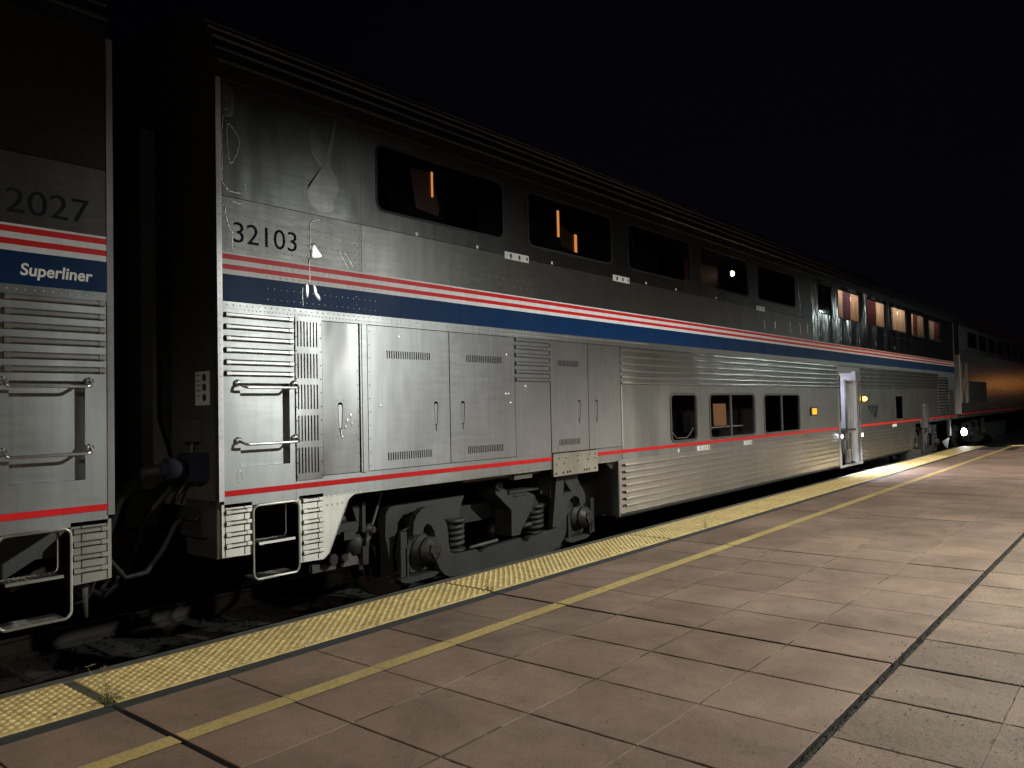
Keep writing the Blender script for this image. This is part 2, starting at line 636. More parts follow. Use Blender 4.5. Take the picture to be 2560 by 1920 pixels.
def slats(parent, mp, x0, x1, zs, h=0.032, d=0.022, material=None, caps=True, y=0.0):
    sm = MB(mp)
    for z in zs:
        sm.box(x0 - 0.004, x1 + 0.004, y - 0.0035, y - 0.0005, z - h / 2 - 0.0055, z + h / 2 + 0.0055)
    sm.build('slat_crevice_dark', BLACK, parent, kind='stuff')  # black strips paint in the crevice shadow and grime round each slat
    for z in zs:
        mb = MB(mp)
        mb.prism([(a + y, b) for a, b in slat_prof(z, h, d)], x0, x1, 'x')
        if caps:
            for c0, c1 in ((x0 - 0.002, x0 + 0.035), (x1 - 0.035, x1 + 0.002)):
                mb.prism([(a + y, b) for a, b in slat_prof(z, h + 0.008, d + 0.004)], c0, c1, 'x')
        mb.build('slat', material or RIBST, parent)


def ribbed_panel(name, parent, mp, x0, x1, zs, z0, z1, h=0.038, d=0.020, material=None, y=0.0):
    prof = [(y, z0)]
    for z in sorted(zs):
        prof += [(y, z - h / 2 - 0.002), (y - d, z - h / 2 + 0.004), (y - d - 0.002, z), (y - d, z + h / 2 - 0.004), (y, z + h / 2 + 0.002)]
    prof.append((y, z1))
    mb = MB(mp)
    mb.strip(prof, x0, x1)
    return mb.build(name, material or RIBST, parent)


# ------------------------------------------------------------------ bogie
def bogie(parent, cx, mirror=False):
    k = -1 if mirror else 1
    mp = (cx, k)
    fr = MB(mp)
    sf = [(-1.54, 0.60), (-0.614, 0.604), (-0.65, 0.538), (-0.699, 0.42), (-0.655, 0.384), (-0.896, 0.399), (-1.148, 0.371),
          (-1.30, 0.34), (-1.336, 0.467), (-1.286, 0.512), (-1.442, 0.508), (-1.51, 0.446), (-1.516, 0.37), (-1.54, 0.34),
          (-1.582, 0.182), (-1.549, -0.046), (-1.61, 0.10), (-1.661, 0.34), (-1.652, 0.54), (-1.61, 0.59)]
    fr.prism(sf, 0.32, 0.42)
    sf2 = [(0.60, 0.70), (1.18, 0.70), (1.32, 0.64), (1.40, 0.55), (1.42, 0.44), (1.37, 0.25), (1.33, -0.02), (1.27, -0.02), (1.24, 0.20), (1.28, 0.33), (1.16, 0.40),
           (1.02, 0.42), (0.80, 0.44), (0.62, 0.50)]
    fr.prism(sf2, 0.30, 0.42)
    fr.box(-1.4, 1.4, 0.55, 0.70, 0.28, 0.46)
    f = reg(fr.build('bogie', BOGIE, parent), parent)
    # equalizer: left arch over the axle, straight bottom, right arch
    eq = [(-1.451, 0.33), (-1.439, 0.446), (-1.399, 0.512), (-1.34, 0.555), (-1.28, 0.569), (-1.2, 0.56), (-1.119, 0.522),
          (-1.059, 0.457), (-1.009, 0.377), (-0.995, 0.287), (-0.988, 0.176), (-0.96, 0.10), (-0.911, 0.077), (-0.749, 0.079),
          (-0.603, 0.079), (-0.547, 0.030), (-0.452, 0.071), (0.041, 0.083), (0.119, 0.088), (0.131, 0.049), (0.223, 0.036),
          (0.251, 0.078), (0.386, 0.080), (0.50, 0.105), (0.66, 0.11), (0.73, 0.17), (0.78, 0.28), (0.84, 0.40), (0.92, 0.50),
          (1.04, 0.57), (1.16, 0.575), (1.27, 0.52), (1.33, 0.42), (1.33, 0.33), (1.22, 0.33), (1.20, 0.40), (1.12, 0.44),
          (1.03, 0.41), (0.97, 0.33), (0.94, 0.18), (0.93, 0.05), (0.88, -0.03), (0.80, -0.09), (0.67, -0.132), (0.52, -0.15),
          (-0.90, -0.135), (-0.98, -0.127), (-1.053, -0.092), (-1.113, -0.03), (-1.152, 0.041), (-1.166, 0.108),
          (-1.168, 0.239), (-1.175, 0.326), (-1.214, 0.389), (-1.264, 0.417), (-1.31, 0.39), (-1.33, 0.33)]
    MB(mp).prism(eq, 0.18, 0.25).build('equalizer_beam', BOGIE, f)
    mb = MB(mp)
    mb.prism([(0.592, 0.145), (0.60, 0.20), (0.685, 0.70), (0.84, 0.70), (0.80, 0.45), (0.74, 0.145)], 0.12, 0.18)
    mb.prism([(0.84, 0.70), (1.12, 0.70), (1.10, 0.60), (0.98, 0.50), (0.88, 0.60)], 0.13, 0.17)
    for q in ((0.66, 0.25), (0.70, 0.44)):
        mb.dome((q[0], 0.12, q[1]), 0.014)
    mb.build('anchor_bracket', BOGIE, f)
    for ax in (-1.27, 1.27):
        mb = MB(mp)
        mb.lathe((ax, 0.66, 0.135), (0, -1, 0), [(-0.13, 0.457), (-0.02, 0.457), (0.0, 0.445), (0.0, 0.39), (-0.03, 0.37), (-0.04, 0.15), (0.03, 0.12), (0.04, 0.0)], 40)
        mb.build('wheel', RUST, f)
        mb = MB(mp)
        c = (ax + 0.03, 0.30, 0.165)
        mb.prism([(ax - 0.16, 0.36), (ax - 0.20, 0.10), (ax - 0.12, -0.03), (ax + 0.14, -0.03), (ax + 0.20, 0.12), (ax + 0.17, 0.36)], 0.28, 0.46)
        mb.lathe(c, (0, -1, 0), [(0, 0.152), (0.05, 0.150), (0.05, 0.128), (0.10, 0.125)], 28)
        hb = reg(mb.build('axle_box', BOGIE, f), parent)
        mb = MB(mp)
        mb.lathe((c[0], 0.20, c[2]), (0, -1, 0), [(0, 0.126), (0.03, 0.126), (0.03, 0.112), (0.045, 0.112), (0.045, 0.095), (0.075, 0.090), (0.078, 0.0)], 28)
        mb.prism([(c[0] - 0.05, c[2] + 0.06), (c[0] + 0.05, c[2] + 0.06), (c[0] + 0.065, c[2]), (c[0] + 0.0, c[2] - 0.075), (c[0] - 0.065, c[2])], 0.105, 0.125)
        for q in range(3):
            a = R(90 + 120 * q)
            mb.dome((c[0] + 0.038 * math.cos(a), 0.105, c[2] + 0.038 * math.sin(a)), 0.011, 0.012)
        mb.build('bearing_cap', GREASE, f)
        mb = MB(mp)
        s_ = -1 if ax < 0 else 1
        x0 = ax + s_ * 0.26
        mb.box(x0 - 0.037, x0 + 0.037, 0.22, 0.25, -0.04, 0.37)
        mb.prism([(ax - 0.33, -0.045), (ax + 0.12, -0.045), (ax + 0.17, -0.067), (ax + 0.10, -0.092), (ax - 0.20, -0.102), (ax - 0.31, -0.074)], 0.2, 0.32)
        mb.box(ax - 0.24, ax - 0.20, 0.22, 0.30, -0.05, 0.22)
        mb.box(ax + 0.20, ax + 0.24, 0.22, 0.30, -0.05, 0.20)
        mb.build('pedestal_strap', BOGIE, f)
    for sx in (-0.775, 0.52):
        mb = MB(mp)
        pts = []
        n = 76
        for i in range(n):
            a = 2 * math.pi * 4.6 * i / (n - 1)
            pts.append((sx + 0.095 * math.cos(a), 0.33 + 0.095 * math.sin(a), 0.115 + 0.25 * i / (n - 1)))
        mb.tube(pts, 0.0235, 7)
        mb.lathe((sx, 0.33, 0.36), (0, 0, 1), [(0, 0.125), (0.035, 0.125), (0.035, 0.08)], 20)
        mb.lathe((sx, 0.33, 0.08), (0, 0, 1), [(0, 0.125), (0.025, 0.125)], 20)
        mb.build('coil_spring', BOGIE, f)
    mb = MB(mp)
    mb.prism([(-0.198, 0.584), (0.016, 0.415), (0.054, 0.386), (0.051, 0.107), (0.188, 0.105), (0.216, 0.151), (0.384, 0.332),
              (0.523, 0.342), (0.607, 0.332), (0.608, 0.362), (0.538, 0.383), (0.445, 0.513), (0.257, 0.581), (0.022, 0.571),
              (-0.115, 0.657), (-0.195, 0.656)], 0.26, 0.5)
    mb.box(0.0, 0.50, 0.235, 0.52, 0.565, 0.59)
    mb.box(0.10, 0.33, 0.245, 0.262, 0.525, 0.54)
    mb.tube([(0.27, 0.3, 0.18), (0.45, 0.3, 0.19), (0.63, 0.3, 0.185)], 0.03, 10)
    mb.lathe((-0.15, 0.30, 0.66), (0, -1, 0), [(0, 0.05), (0.06, 0.05), (0.06, 0.03)], 14)
    mb.build('brake_housing', BOGIE, f)
    mb = MB(mp)
    mb.lathe((0.13, 0.60, 0.13), (0, -1, 0), [(0, 0.10), (0.08, 0.095), (0.08, 0.05), (0.15, 0.048), (0.15, 0.03), (0.19, 0.028)], 16)
    mb.build('anchor_bolt', GREASE, f)
    mb = MB(mp)
    mb.tube([(0.634, 0.42, 0.76), (0.645, 0.42, 0.38)], 0.026, 10)
    mb.lathe((0.638, 0.42, 0.58), (0, 0, 1), [(0, 0.036), (0.17, 0.036)], 12)
    mb.build('damper', PIPE, f)
    mb = MB(mp)
    mb.tube([(-0.72, 0.16, 0.112), (-0.304, 0.16, 0.127)], 0.016, 8)
    mb.tube([(-0.62, 0.4, 0.40), (-0.60, 0.36, 0.30), (-0.61, 0.36, 0.11)], 0.012, 6)
    mb.tube([(-1.52, 0.28, 0.36), (-1.44, 0.24, 0.40), (-1.36, 0.22, 0.36), (-1.42, 0.22, 0.26)], 0.012, 6)
    mb.build('brake_rod', PIPE, f)
    return f


def copy_tree(o, dx, parent):
    c = o.copy()
    col.objects.link(c)
    c.parent = parent
    c.location.x += dx
    WL[c.name] = wloc(parent)
    for ch in o.children:
        d = ch.copy()
        col.objects.link(d)
        d.parent = c
    return c


# ------------------------------------------------------------------ coach end (steps, lockers, vents), drawn for the left end of the main coach
SLOTX = [3.6035 + 0.0292 * i for i in range(7)]
VZ = [(1.986, 2.187), (1.74, 1.936), (1.50, 1.695), (1.253, 1.454), (1.006, 1.206)]


def vent_holes(x0, x1, z0, z1, n):
    p = (x1 - x0) / n
    return [rrect(x0 + p * i + p * 0.25, x0 + p * i + p * 0.72, z0, z1, p * 0.2, 2) for i in range(n)]


def handle_hole(x, z0, z1):
    w2 = 0.026
    return [(x - w2 * 0.55, z0), (x + w2 * 0.55, z0), (x + w2, z1 - 0.03), (x + w2 * 0.8, z1 - 0.008), (x, z1), (x - w2 * 0.8, z1 - 0.008), (x - w2, z1 - 0.03)]


def locker_door(parent, mp, x0, x1, handle, hx, vents, z0=0.977, z1=2.2, material=None, screws=None):
    holes = []
    for vx0, vx1 in vents:
        for a, b in ((1.925, 1.995), (1.047, 1.117)):
            holes += vent_holes(vx0, vx1, a, b, 20 if vx1 - vx0 > 0.45 else 16)
    if handle:
        holes.append(handle_hole(hx, 1.333, 1.553))
    d = plate('locker_door', material or DOORS, rrect(x0, x1, z0, z1), holes, -0.004, 0.012, parent, mp)
    reg(d, parent)
    if handle:
        mb = MB(mp)
        mb.prism([(hx - 0.009, 1.342), (hx + 0.009, 1.342), (hx + 0.019, 1.515), (hx + 0.012, 1.532), (hx - 0.012, 1.532), (hx - 0.019, 1.515)], -0.002, 0.014)
        mb.box(hx - 0.005, hx + 0.005, -0.012, -0.004, 1.285, 1.335)
        for zz in (1.57, 1.49, 1.41, 1.34, 1.27):
            for s_ in (-1, 1):
                mb.dome((hx + s_ * 0.034, -0.004, zz), 0.004, 0.003, 5)
        mb.build('door_handle', DOORS, d)
    if screws is not None:
        mb = MB(mp)
        for sx in screws:
            z = z0 + 0.04
            while z < z1 - 0.02:
                mb.dome((sx, -0.004, z), 0.006, 0.003, 5)
                z += 0.113
        mb.build('screw_heads', BLACK, d, kind='stuff')
    return d


def coach_end(parent, mp):
    """everything between the corner and the big lockers"""
    # side of lower body at the end, with the recess behind the grab irons
    plate('end_side_panel', STEEL, [(2.985, 0.81), (3.585, 0.81), (3.585, 2.205), (2.985, 2.205)],
          [rrect(3.118, 3.536, 1.092, 1.70)], 0.0, 0.012, parent, mp)
    mb = MB(mp)
    mb.box(3.10, 3.56, 0.045, 0.055, 1.08, 1.72)
    mb.box(3.10, 3.118, 0.0121, 0.05, 1.08, 1.72)
    mb.box(3.536, 3.555, 0.0121, 0.05, 1.08, 1.72)
    mb.box(3.118, 3.536, 0.0121, 0.05, 1.70, 1.72)
    mb.box(3.118, 3.536, 0.0121, 0.05, 1.08, 1.092)
    mb.build('recess_pan', STEEL, parent)
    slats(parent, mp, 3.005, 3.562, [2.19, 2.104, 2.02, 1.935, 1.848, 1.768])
    for z, dz in ((1.665, 0.034), (1.256, 0.030)):
        mb = MB(mp)
        y = -0.075
        path = [(3.095, -0.012, z + dz), (3.100, y * 0.7, z + dz * 0.5), (3.115, y, z + 0.004), (3.14, y, z), (3.54, y, z), (3.565, y, z + 0.004), (3.575, y * 0.7, z + dz * 0.5), (3.572, -0.012, z + dz)]
        mb.tube(path, 0.0105, 8)
        g = reg(mb.build('grab_iron', EDGE, parent), parent)
        for gx in (3.095, 3.572):
            mb = MB(mp)
            mb.lathe((gx, 0.0, z + dz), (0, -1, 0), [(0, 0.026), (0.016, 0.024), (0.016, 0.013), (0.028, 0.012)], 12)
            mb.build('grab_iron_mount', EDGE, g)
    holes = []
    for a, b in VZ:
        holes += [rrect(x, x + 0.0125, a, b, 0.0055, 2) for x in SLOTX]
    v = plate('slotted_vent', RIPLOW, rrect(3.588, 3.835, 0.955, 2.222), holes, -0.010, 0.010, parent, mp)
    reg(v, parent)
    mb = MB(mp)
    for i in range(12):
        for x in (3.5945, 3.822):
            mb.dome((x, -0.010, 0.98 + i * 0.108), 0.006, 0.004, 5)
    mb.build('vent_rivets', BLACK, v, kind='stuff')
    # corner trim and end wall
    mb = MB(mp)
    mb.prism([(2.945, 0.86), (2.985, 0.86), (2.985, 3.90), (2.945, 3.90)], -0.006, 0.05)
    c = reg(mb.build('corner_trim', EDGE, parent), parent)
    mb = MB(mp)
    z = 0.92
    while z < 3.85:
        mb.dome((2.965, -0.006, z), 0.0045, 0.003, 5)
        z += 0.055
    mb.build('trim_rivets', EDGE, c, kind='stuff')
    # ribbed side pieces under the sill, beside the step
    for (a, b, z0, zs, cx) in ((2.965, 3.205, 0.455, (0.778, 0.698, 0.618, 0.538), 3.17), (3.61, 3.835, 0.318, (0.794, 0.712, 0.628, 0.549, 0.472, 0.394), 3.81)):
        lo = [(a, z0 + 0.008), (b, z0), (b, 0.835), (a, 0.835)]
        pl = reg(plate('step_side_panel', STAIN, lo, (), 0.0, 0.02, parent, mp), parent)
        mb = MB(mp)
        mb.box(a + 0.024, a + 0.028, -0.003, 0.0, z0 + 0.012, 0.83)
        mb.box(cx - 0.03, cx - 0.026, -0.003, 0.0, z0 + 0.012, 0.83)
        mb.build('panel_seam', BLACK, pl)
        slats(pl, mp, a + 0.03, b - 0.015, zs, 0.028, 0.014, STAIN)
    mb = MB(mp)
    mb.box(2.97, 2.985, 0.0201, 0.10, 0.458, 0.83)
    mb.build('panel_return', STAIN, parent)
    # gusset toward the bogie
    gp = plate('gusset', STAIN, [(3.836, 0.325), (3.80, 0.318), (3.845, 0.332), (3.885, 0.365), (4.05, 0.70), (4.085, 0.765), (4.135, 0.80), (4.24, 0.812), (4.24, 0.835), (3.836, 0.835)],
               (), 0.002, 0.03, parent, mp)
    reg(gp, parent)
    mb = MB(mp)
    for i in range(8):
        mb.dome((3.88 + i * 0.047, 0.002, 0.813), 0.011, 0.005, 8)
    for i in range(4):
        mb.dome((3.875 + i * 0.05, 0.002, 0.74), 0.012, 0.005, 8)
    mb.build('bolt_heads', STICK, gp, kind='stuff')
    mb = MB(mp)
    mb.tube([(3.80, 0.012, 0.318), (3.85, 0.012, 0.33), (3.89, 0.012, 0.36), (4.06, 0.012, 0.70), (4.09, 0.012, 0.765), (4.14, 0.012, 0.797), (4.24, 0.012, 0.806)], 0.010, 6)
    mb.build('gusset_rim', STAIN, gp)
    # boarding step frames
    mb = MB(mp)
    ro = rrect(3.207, 3.598, 0.268, 0.805, 0.045, 4)
    mb.tube([(a, -0.012, b) for a, b in ro], 0.010, 6, True)
    ri = rrect(3.232, 3.572, 0.528, 0.79, 0.035, 4)
    mb.tube([(a, 0.12, b) for a, b in ri], 0.009, 6, True)
    for i in range(11):
        mb.box(3.27 + i * 0.027, 3.283 + i * 0.027, -0.012, 0.16, 0.522, 0.534)
    mb.box(3.25, 3.56, -0.016, 0.0, 0.515, 0.533)
    mb.box(3.24, 3.57, -0.02, 0.16, 0.262, 0.276)
    for x in (3.207, 3.598):
        mb.tube([(x, -0.012, 0.78), (x, 0.3, 0.82)], 0.010, 6)
    mb.build('boarding_step', STAIN, parent)


RAILZ = -0.32


def coach(name, loc_x, label, x0, x1, side, simple=False):
    """root plus roof, ends, floor and far side common to all three coaches"""
    root = thing(name, (loc_x, 1.5, RAILZ), label, 'rail coach', 'double deck coaches coupled in one train')
    mb = MB()
    # roof: ribs run along the curved shoulder
    r = 0.60
    prof = [(0.0, 3.895), (-0.012, 3.897), (-0.012, 3.915), (0.0, 3.92)]
    angs = []
    for k in range(1, 8):
        a = k * 0.175
        for da, dr in ((-0.028, 0), (-0.018, 0.016), (0, 0.020), (0.018, 0.016), (0.028, 0)):
            angs.append((a + da, dr))
    for a, dr in angs:
        prof.append((r - (r + dr) * math.cos(a), 3.93 + (r + dr) * math.sin(a)))
    for t in (1.35, 1.5):
        prof.append((r - r * math.cos(t), 3.93 + r * math.sin(t)))
    prof += [(1.0, 4.57), (1.5, 4.59)]
    full = prof + [(3.0 - a, b) for a, b in prof[::-1]]
    mb.strip(full, x0, x1)
    mb.build('roof', ROOF, root)
    mb = MB()
    mb.box(x0 + 0.02, x1 - 0.02, 2.98, 3.0, 0.8, 3.93)
    mb.build('far_side_panel', STEEL, root)
    mb = MB()
    mb.box(x0 + 0.02, x1 - 0.02, 0.05, 2.97, 0.83, 0.86)
    mb.box(x0 + 0.02, x1 - 0.02, 0.03, 2.97, 2.93, 2.97)
    mb.build('floor', VOID, root)
    arc = [(0.0, 3.9)] + [(r - r * math.cos(t), 3.93 + r * math.sin(t)) for t in (0.3, 0.6, 0.9, 1.2, 1.5)]
    arc = arc + [(3.0 - a, b) for a, b in arc[::-1]]
    for xe, s in ((x0, 1), (x1, -1)):
        mb = MB()
        mb.prism([(0.035, 0.80)] + [(max(a, 0.035), b) for a, b in arc] + [(2.97, 0.80)], xe, xe + s * 0.02, 'x')
        e = reg(mb.build('end_wall', ENDW, root), root)
        mb = MB()
        mb.prism([(0.95, 0.62), (0.78, 0.95), (0.70, 1.35), (0.70, 3.55), (0.80, 3.7), (2.2, 3.7), (2.3, 3.55), (2.3, 1.35), (2.22, 0.95), (2.05, 0.62)], xe - s * 0.26, xe - s * 0.002, 'x')
        mb.build('diaphragm', BLACK, e)
        mb = MB()
        mb.prism([(xe - s * 0.275, 0.94), (xe - s * 0.20, 0.94), (xe - s * 0.025, 1.05), (xe - s * 0.06, 1.12), (xe - s * 0.165, 1.45), (xe - s * 0.165, 3.6), (xe - s * 0.275, 3.6)], 0.60, 0.64)
        mb.box(xe - s * 0.275, xe - s * 0.265, 0.6401, 2.36, 0.94, 3.6)
        mb.build('face_plate', DIAPH, e)
    return root


def stripes(root, x0, x1, dz=0.0):
    bands = [(2.627, 2.640, WHITE, 'white_stripe'), (2.590, 2.627, RED, 'red_stripe'), (2.553, 2.590, WHITE, 'white_stripe'),
             (2.517, 2.553, RED, 'red_stripe'), (2.481, 2.517, WHITE, 'white_stripe'), (2.286, 2.481, BLUE, 'blue_band')]
    for a, b, m_, n in bands:
        MB().box(x0, x1, -0.004, -0.0005, a + dz, b + dz).build(n, m_, root)


def window(root, x0, x1, z0, z1, r=0.06, mullion=None, rim=0.02, name='window', glass=True, proud=0.008, rmat=None):
    o = plate(name, rmat or GASK, rrect(x0 - 0.004, x1 + 0.004, z0 - 0.004, z1 + 0.004, r), [rrect(x0 + rim, x1 - rim, z0 + rim, z1 - rim, max(r - rim, 0.005))], -proud, 0.025 + proud, root)
    reg(o, root)
    MB().add([(x0 + rim - 0.004, 0.014, z0 + rim - 0.004), (x1 - rim + 0.004, 0.014, z0 + rim - 0.004), (x1 - rim + 0.004, 0.014, z1 - rim + 0.004), (x0 + rim - 0.004, 0.014, z1 - rim + 0.004)], [(0, 1, 2, 3)]).build('pane', GLASS, o)
    if mullion:
        MB().box(mullion - 0.022, mullion + 0.022, -0.002, 0.022, z0 + rim * 0.5, z1 - rim * 0.5).build('mullion', GASK, o)
    return o


# ------------------------------------------------------------------ setting
def setting(o):
    o['kind'] = 'structure'
    return o


g = MB()
g.add([(-150, -60, -0.62), (600, -60, -0.62), (600, 300, -0.62), (-150, 300, -0.62)], [(0, 1, 2, 3)])
setting(g.build('ground', FARG))
# trackbed with loose ballast
g = MB()
nx, ny = 220, 26
x0b, x1b = -6.0, 60.0
for i in range(nx + 1):
    for j in range(ny + 1):
        x = x0b + (x1b - x0b) * i / nx
        y = -0.5 + 5.2 * j / ny
        g.v.append((x, y, -0.50 + random.uniform(-0.02, 0.025)))
for i in range(nx):
    for j in range(ny):
        a = i * (ny + 1) + j
        g.f.append((a, a + 1, a + ny + 2, a + ny + 1))
        g.sm.append(False)
setting(g.build('trackbed', BALL))
g = MB()
for i in range(1500):
    x, y = random.uniform(0.8, 9.0), random.uniform(-0.05, 3.2)
    s_ = random.uniform(0.015, 0.035)
    c = Vector((x, y, -0.485))
    pts = [c + Vector((random.uniform(-1, 1), random.uniform(-1, 1), random.uniform(-0.6, 0.9))).normalized() * s_ * random.uniform(.7, 1.2) for _ in range(6)]
    g.add(pts, [(0, 1, 2), (0, 2, 3), (0, 3, 4), (1, 2, 5), (2, 3, 5), (3, 4, 5), (0, 1, 4), (1, 5, 4)])
o = g.build('gravel', BALL, kind='stuff')
rl = thing('railway_track', (1.5, 1.5, RAILZ - 0.17), 'steel rails on concrete sleepers seen in the gap under the two coaches', 'railway track')
for yc in (0.78, 2.22):
    g = MB()
    g.prism([(yc - 0.075, RAILZ - 0.17), (yc + 0.075, RAILZ - 0.17), (yc + 0.075, RAILZ - 0.155), (yc + 0.012, RAILZ - 0.13), (yc + 0.010, RAILZ - 0.045),
             (yc + 0.036, RAILZ - 0.03), (yc + 0.036, RAILZ - 0.004), (yc - 0.036, RAILZ - 0.004), (yc - 0.036, RAILZ - 0.03), (yc - 0.010, RAILZ - 0.045), (yc - 0.012, RAILZ - 0.13), (yc - 0.075, RAILZ - 0.155)], -6, 60, 'x')
    q = reg(g.build('rail', RAILS, rl), rl)
    MB().box(-6, 60, yc - 0.030, yc + 0.030, RAILZ - 0.004, RAILZ).build('rail_head', RAILT, q)
sl = None
for i in range(40):
    x = -3.2 + i * 0.62
    if sl is None:
        g = MB()
        g.prism([(x - 0.13, -0.51), (x + 0.13, -0.51), (x + 0.11, -0.485), (x - 0.11, -0.485)], 0.25, 2.75)
        sl = g.build('sleeper', CONC, rl)
    else:
        c = sl.copy()
        col.objects.link(c)
        c.location.x += i * 0.62
setting(MB().box(-6, 60, 4.7, 4.9, -0.6, -0.4).build('far_kerb', CONC))

# hill far behind the train
g = MB()
hp = []
for i in range(61):
    x = 80 + i * 12
    hp.append((x, 14 + 7 * math.sin(i * 0.21) + random.uniform(-1, 1) + min(i, 12) * 0.5))
for i, (x, h) in enumerate(hp):
    g.v += [(x, 130, -0.62), (x, 150, h), (x, 190, -0.62)]
for i in range(60):
    for k in range(2):
        a = i * 3 + k
        g.f.append((a, a + 1, a + 4, a + 3))
        g.sm.append(False)
setting(g.build('hill', HILLM))

# ---- platform
pf = bpy.data.objects.new('platform', None)
pf['kind'] = 'structure'
col.objects.link(pf)
PX0, PX1 = -4.13, 27.6
EDGEP = [(PX0 - 2, -0.30), (26.9, -0.30), (28.6, -1.70), (40, -3.2), (40, -12), (PX0 - 2, -12)]
MB().prism(EDGEP, -0.62, -0.03, 'z').build('platform_base', JOINT, pf)
# rough ground of the platform nobody sees except as a reflection
MB().box(PX0 - 2, 40, -12, -6.9, -0.029, 0.0).build('platform_back', SLABF, pf)
# edge timber, gap and asphalt seams
MB().box(PX0, 26.6, -0.345, -0.262, -0.25, -0.004).build('edge_timber', TIMBER, pf)
MB().box(PX0, 26.6, -0.3795, -0.357, -0.029, -0.012).build('edge_seam', ASPH, pf)
gx = MB()
wide = [1.805 + 2.9675 * k for k in range(-2, 10)]


def iswide(k):
    return k % 5 == 0


segs = [(wide[i] + 0.012, wide[i + 1] - 0.012) for i in range(len(wide) - 1)]
for a, b in segs:
    if b > 27.6:
        b = 27.6
    if a > 27:
        continue
    MB().box(a, b, -1.024, -0.921, -0.029, -0.002).build('border_strip', ASPH, pf)


# tactile tiles with truncated domes
def tile_mesh(L, domes, mirror=0):
    mb = MB()
    y0, y1 = -0.918, -0.378
    mb.box(0.003, L - 0.003, y0, y1, -0.02, 0.006)
    if domes:
        nx_ = int(round(L / 0.0698))
        px_ = L / nx_
        n = domes
        for row in range(17):
            y = y1 - 0.030 - row * 0.0296
            if y < y0 + 0.028:
                break
            for c in range(nx_):
                x = (c + (0.25 if row % 2 else 0.75)) * px_
                vs = []
                for rr, zz in ((0.0155, 0.0055), (0.0105, 0.0125)):
                    for i in range(n):
                        t = 2 * math.pi * i / n
                        vs.append((x + rr * math.cos(t), y + rr * math.sin(t), zz))
                mb.add(vs, [tuple(range(n, 2 * n))] + [(i, (i + 1) % n, n + (i + 1) % n, n + i) for i in range(n)])
    return mb


def tile_seams():
    k0 = -10
    return [(1.805 + 0.5935 * k, 1.805 + 0.5935 * (k + 1), k) for k in range(k0, 43)]


tproto = {}
for a, b, k in tile_seams():
    g0 = 0.024 if iswide(k) else 0
    g1 = 0.010 if iswide(k + 1) else 0
    if k == 0:
        g0 = 0.03
    if k == -1:
        g1 = 0.03
    L = b - a - g0 - g1
    dn = 8 if a < 6 else (6 if a < 16 else (4 if a < 22 else 0))
    key = (round(L, 4), dn)
    if key not in tproto:
        ob = tile_mesh(L, dn).build('tactile_tile', TILE, pf)
        tproto[key] = ob.data
    else:
        ob = bpy.data.objects.new('tactile_tile', tproto[key])
        col.objects.link(ob)
        ob.parent = pf
    ob.location = (a + g0, 0, random.uniform(-0.0008, 0.0008))

for k in (-10, -5, 0, 5):
    xj = 1.805 + 0.5935 * k
    MB().box(xj - 0.029, xj + 0.029, -0.917, -0.38, -0.029, 0.0005).build('joint_filler', SANDG, pf)

# the yellow edge bends away from the track at the end of the platform
MB().prism([(27.32, -0.378), (27.32, -0.918), (27.55, -0.93), (28.5, -1.78), (28.3, -1.86), (27.9, -1.55), (28.2, -1.52), (27.2, -0.60), (27.34, -0.378)], -0.02, 0.005, 'z').build('end_tile', TILE, pf)


# pavers
def slab(x0, x1, y0, y1, material, jit, n=7, rough=0.0):
    pts = []
    for i in range(n):
        pts.append((x0 + (x1 - x0) * i / n, y0 + (random.uniform(-rough, rough * 0.3) if 0 < i else 0) * 0.4))
    for i in range(n):
        pts.append((x1 - random.uniform(0, jit) if i else x1, y0 + (y1 - y0) * i / n))
    for i in range(n):
        pts.append((x1 - (x1 - x0) * i / n, y1 + (random.uniform(-rough * 0.3, rough) if 0 < i else 0) * 0.4))
    for i in range(n):
        pts.append((x0 + random.uniform(0, jit) if i else x0, y1 - (y1 - y0) * i / n))
    dz = random.uniform(-0.0012, 0.0012)
    z = dz
    # worn arris: top inset, then down
    cx, cy = (x0 + x1) / 2, (y0 + y1) / 2
    bw = 0.0035
    N = len(pts)
    ins = []
    for a, b in pts:
        sx_ = (abs(a - cx) - bw) / max(abs(a - cx), 1e-6)
        sy_ = (abs(b - cy) - bw) / max(abs(b - cy), 1e-6)
        ins.append((cx + (a - cx) * min(1, sx_), cy + (b - cy) * min(1, sy_)))
    mb = MB()
    vs = [(a, b, z) for a, b in ins] + [(a, b, z - 0.003) for a, b in pts] + [(a, b, -0.029) for a, b in pts]
    fs = [tuple(range(N))]
    for r_ in range(2):
        fs += [(r_ * N + i, r_ * N + (i + 1) % N, (r_ + 1) * N + (i + 1) % N, (r_ + 1) * N + i) for i in range(N)]
    mb.add(vs, fs)
    o = mb.build('paver', material, pf)
    o.data.materials.append(JOINT)          # dirt and joint shadow, painted dark on the buried sides
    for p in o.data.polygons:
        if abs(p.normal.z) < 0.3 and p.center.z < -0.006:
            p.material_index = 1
    return o


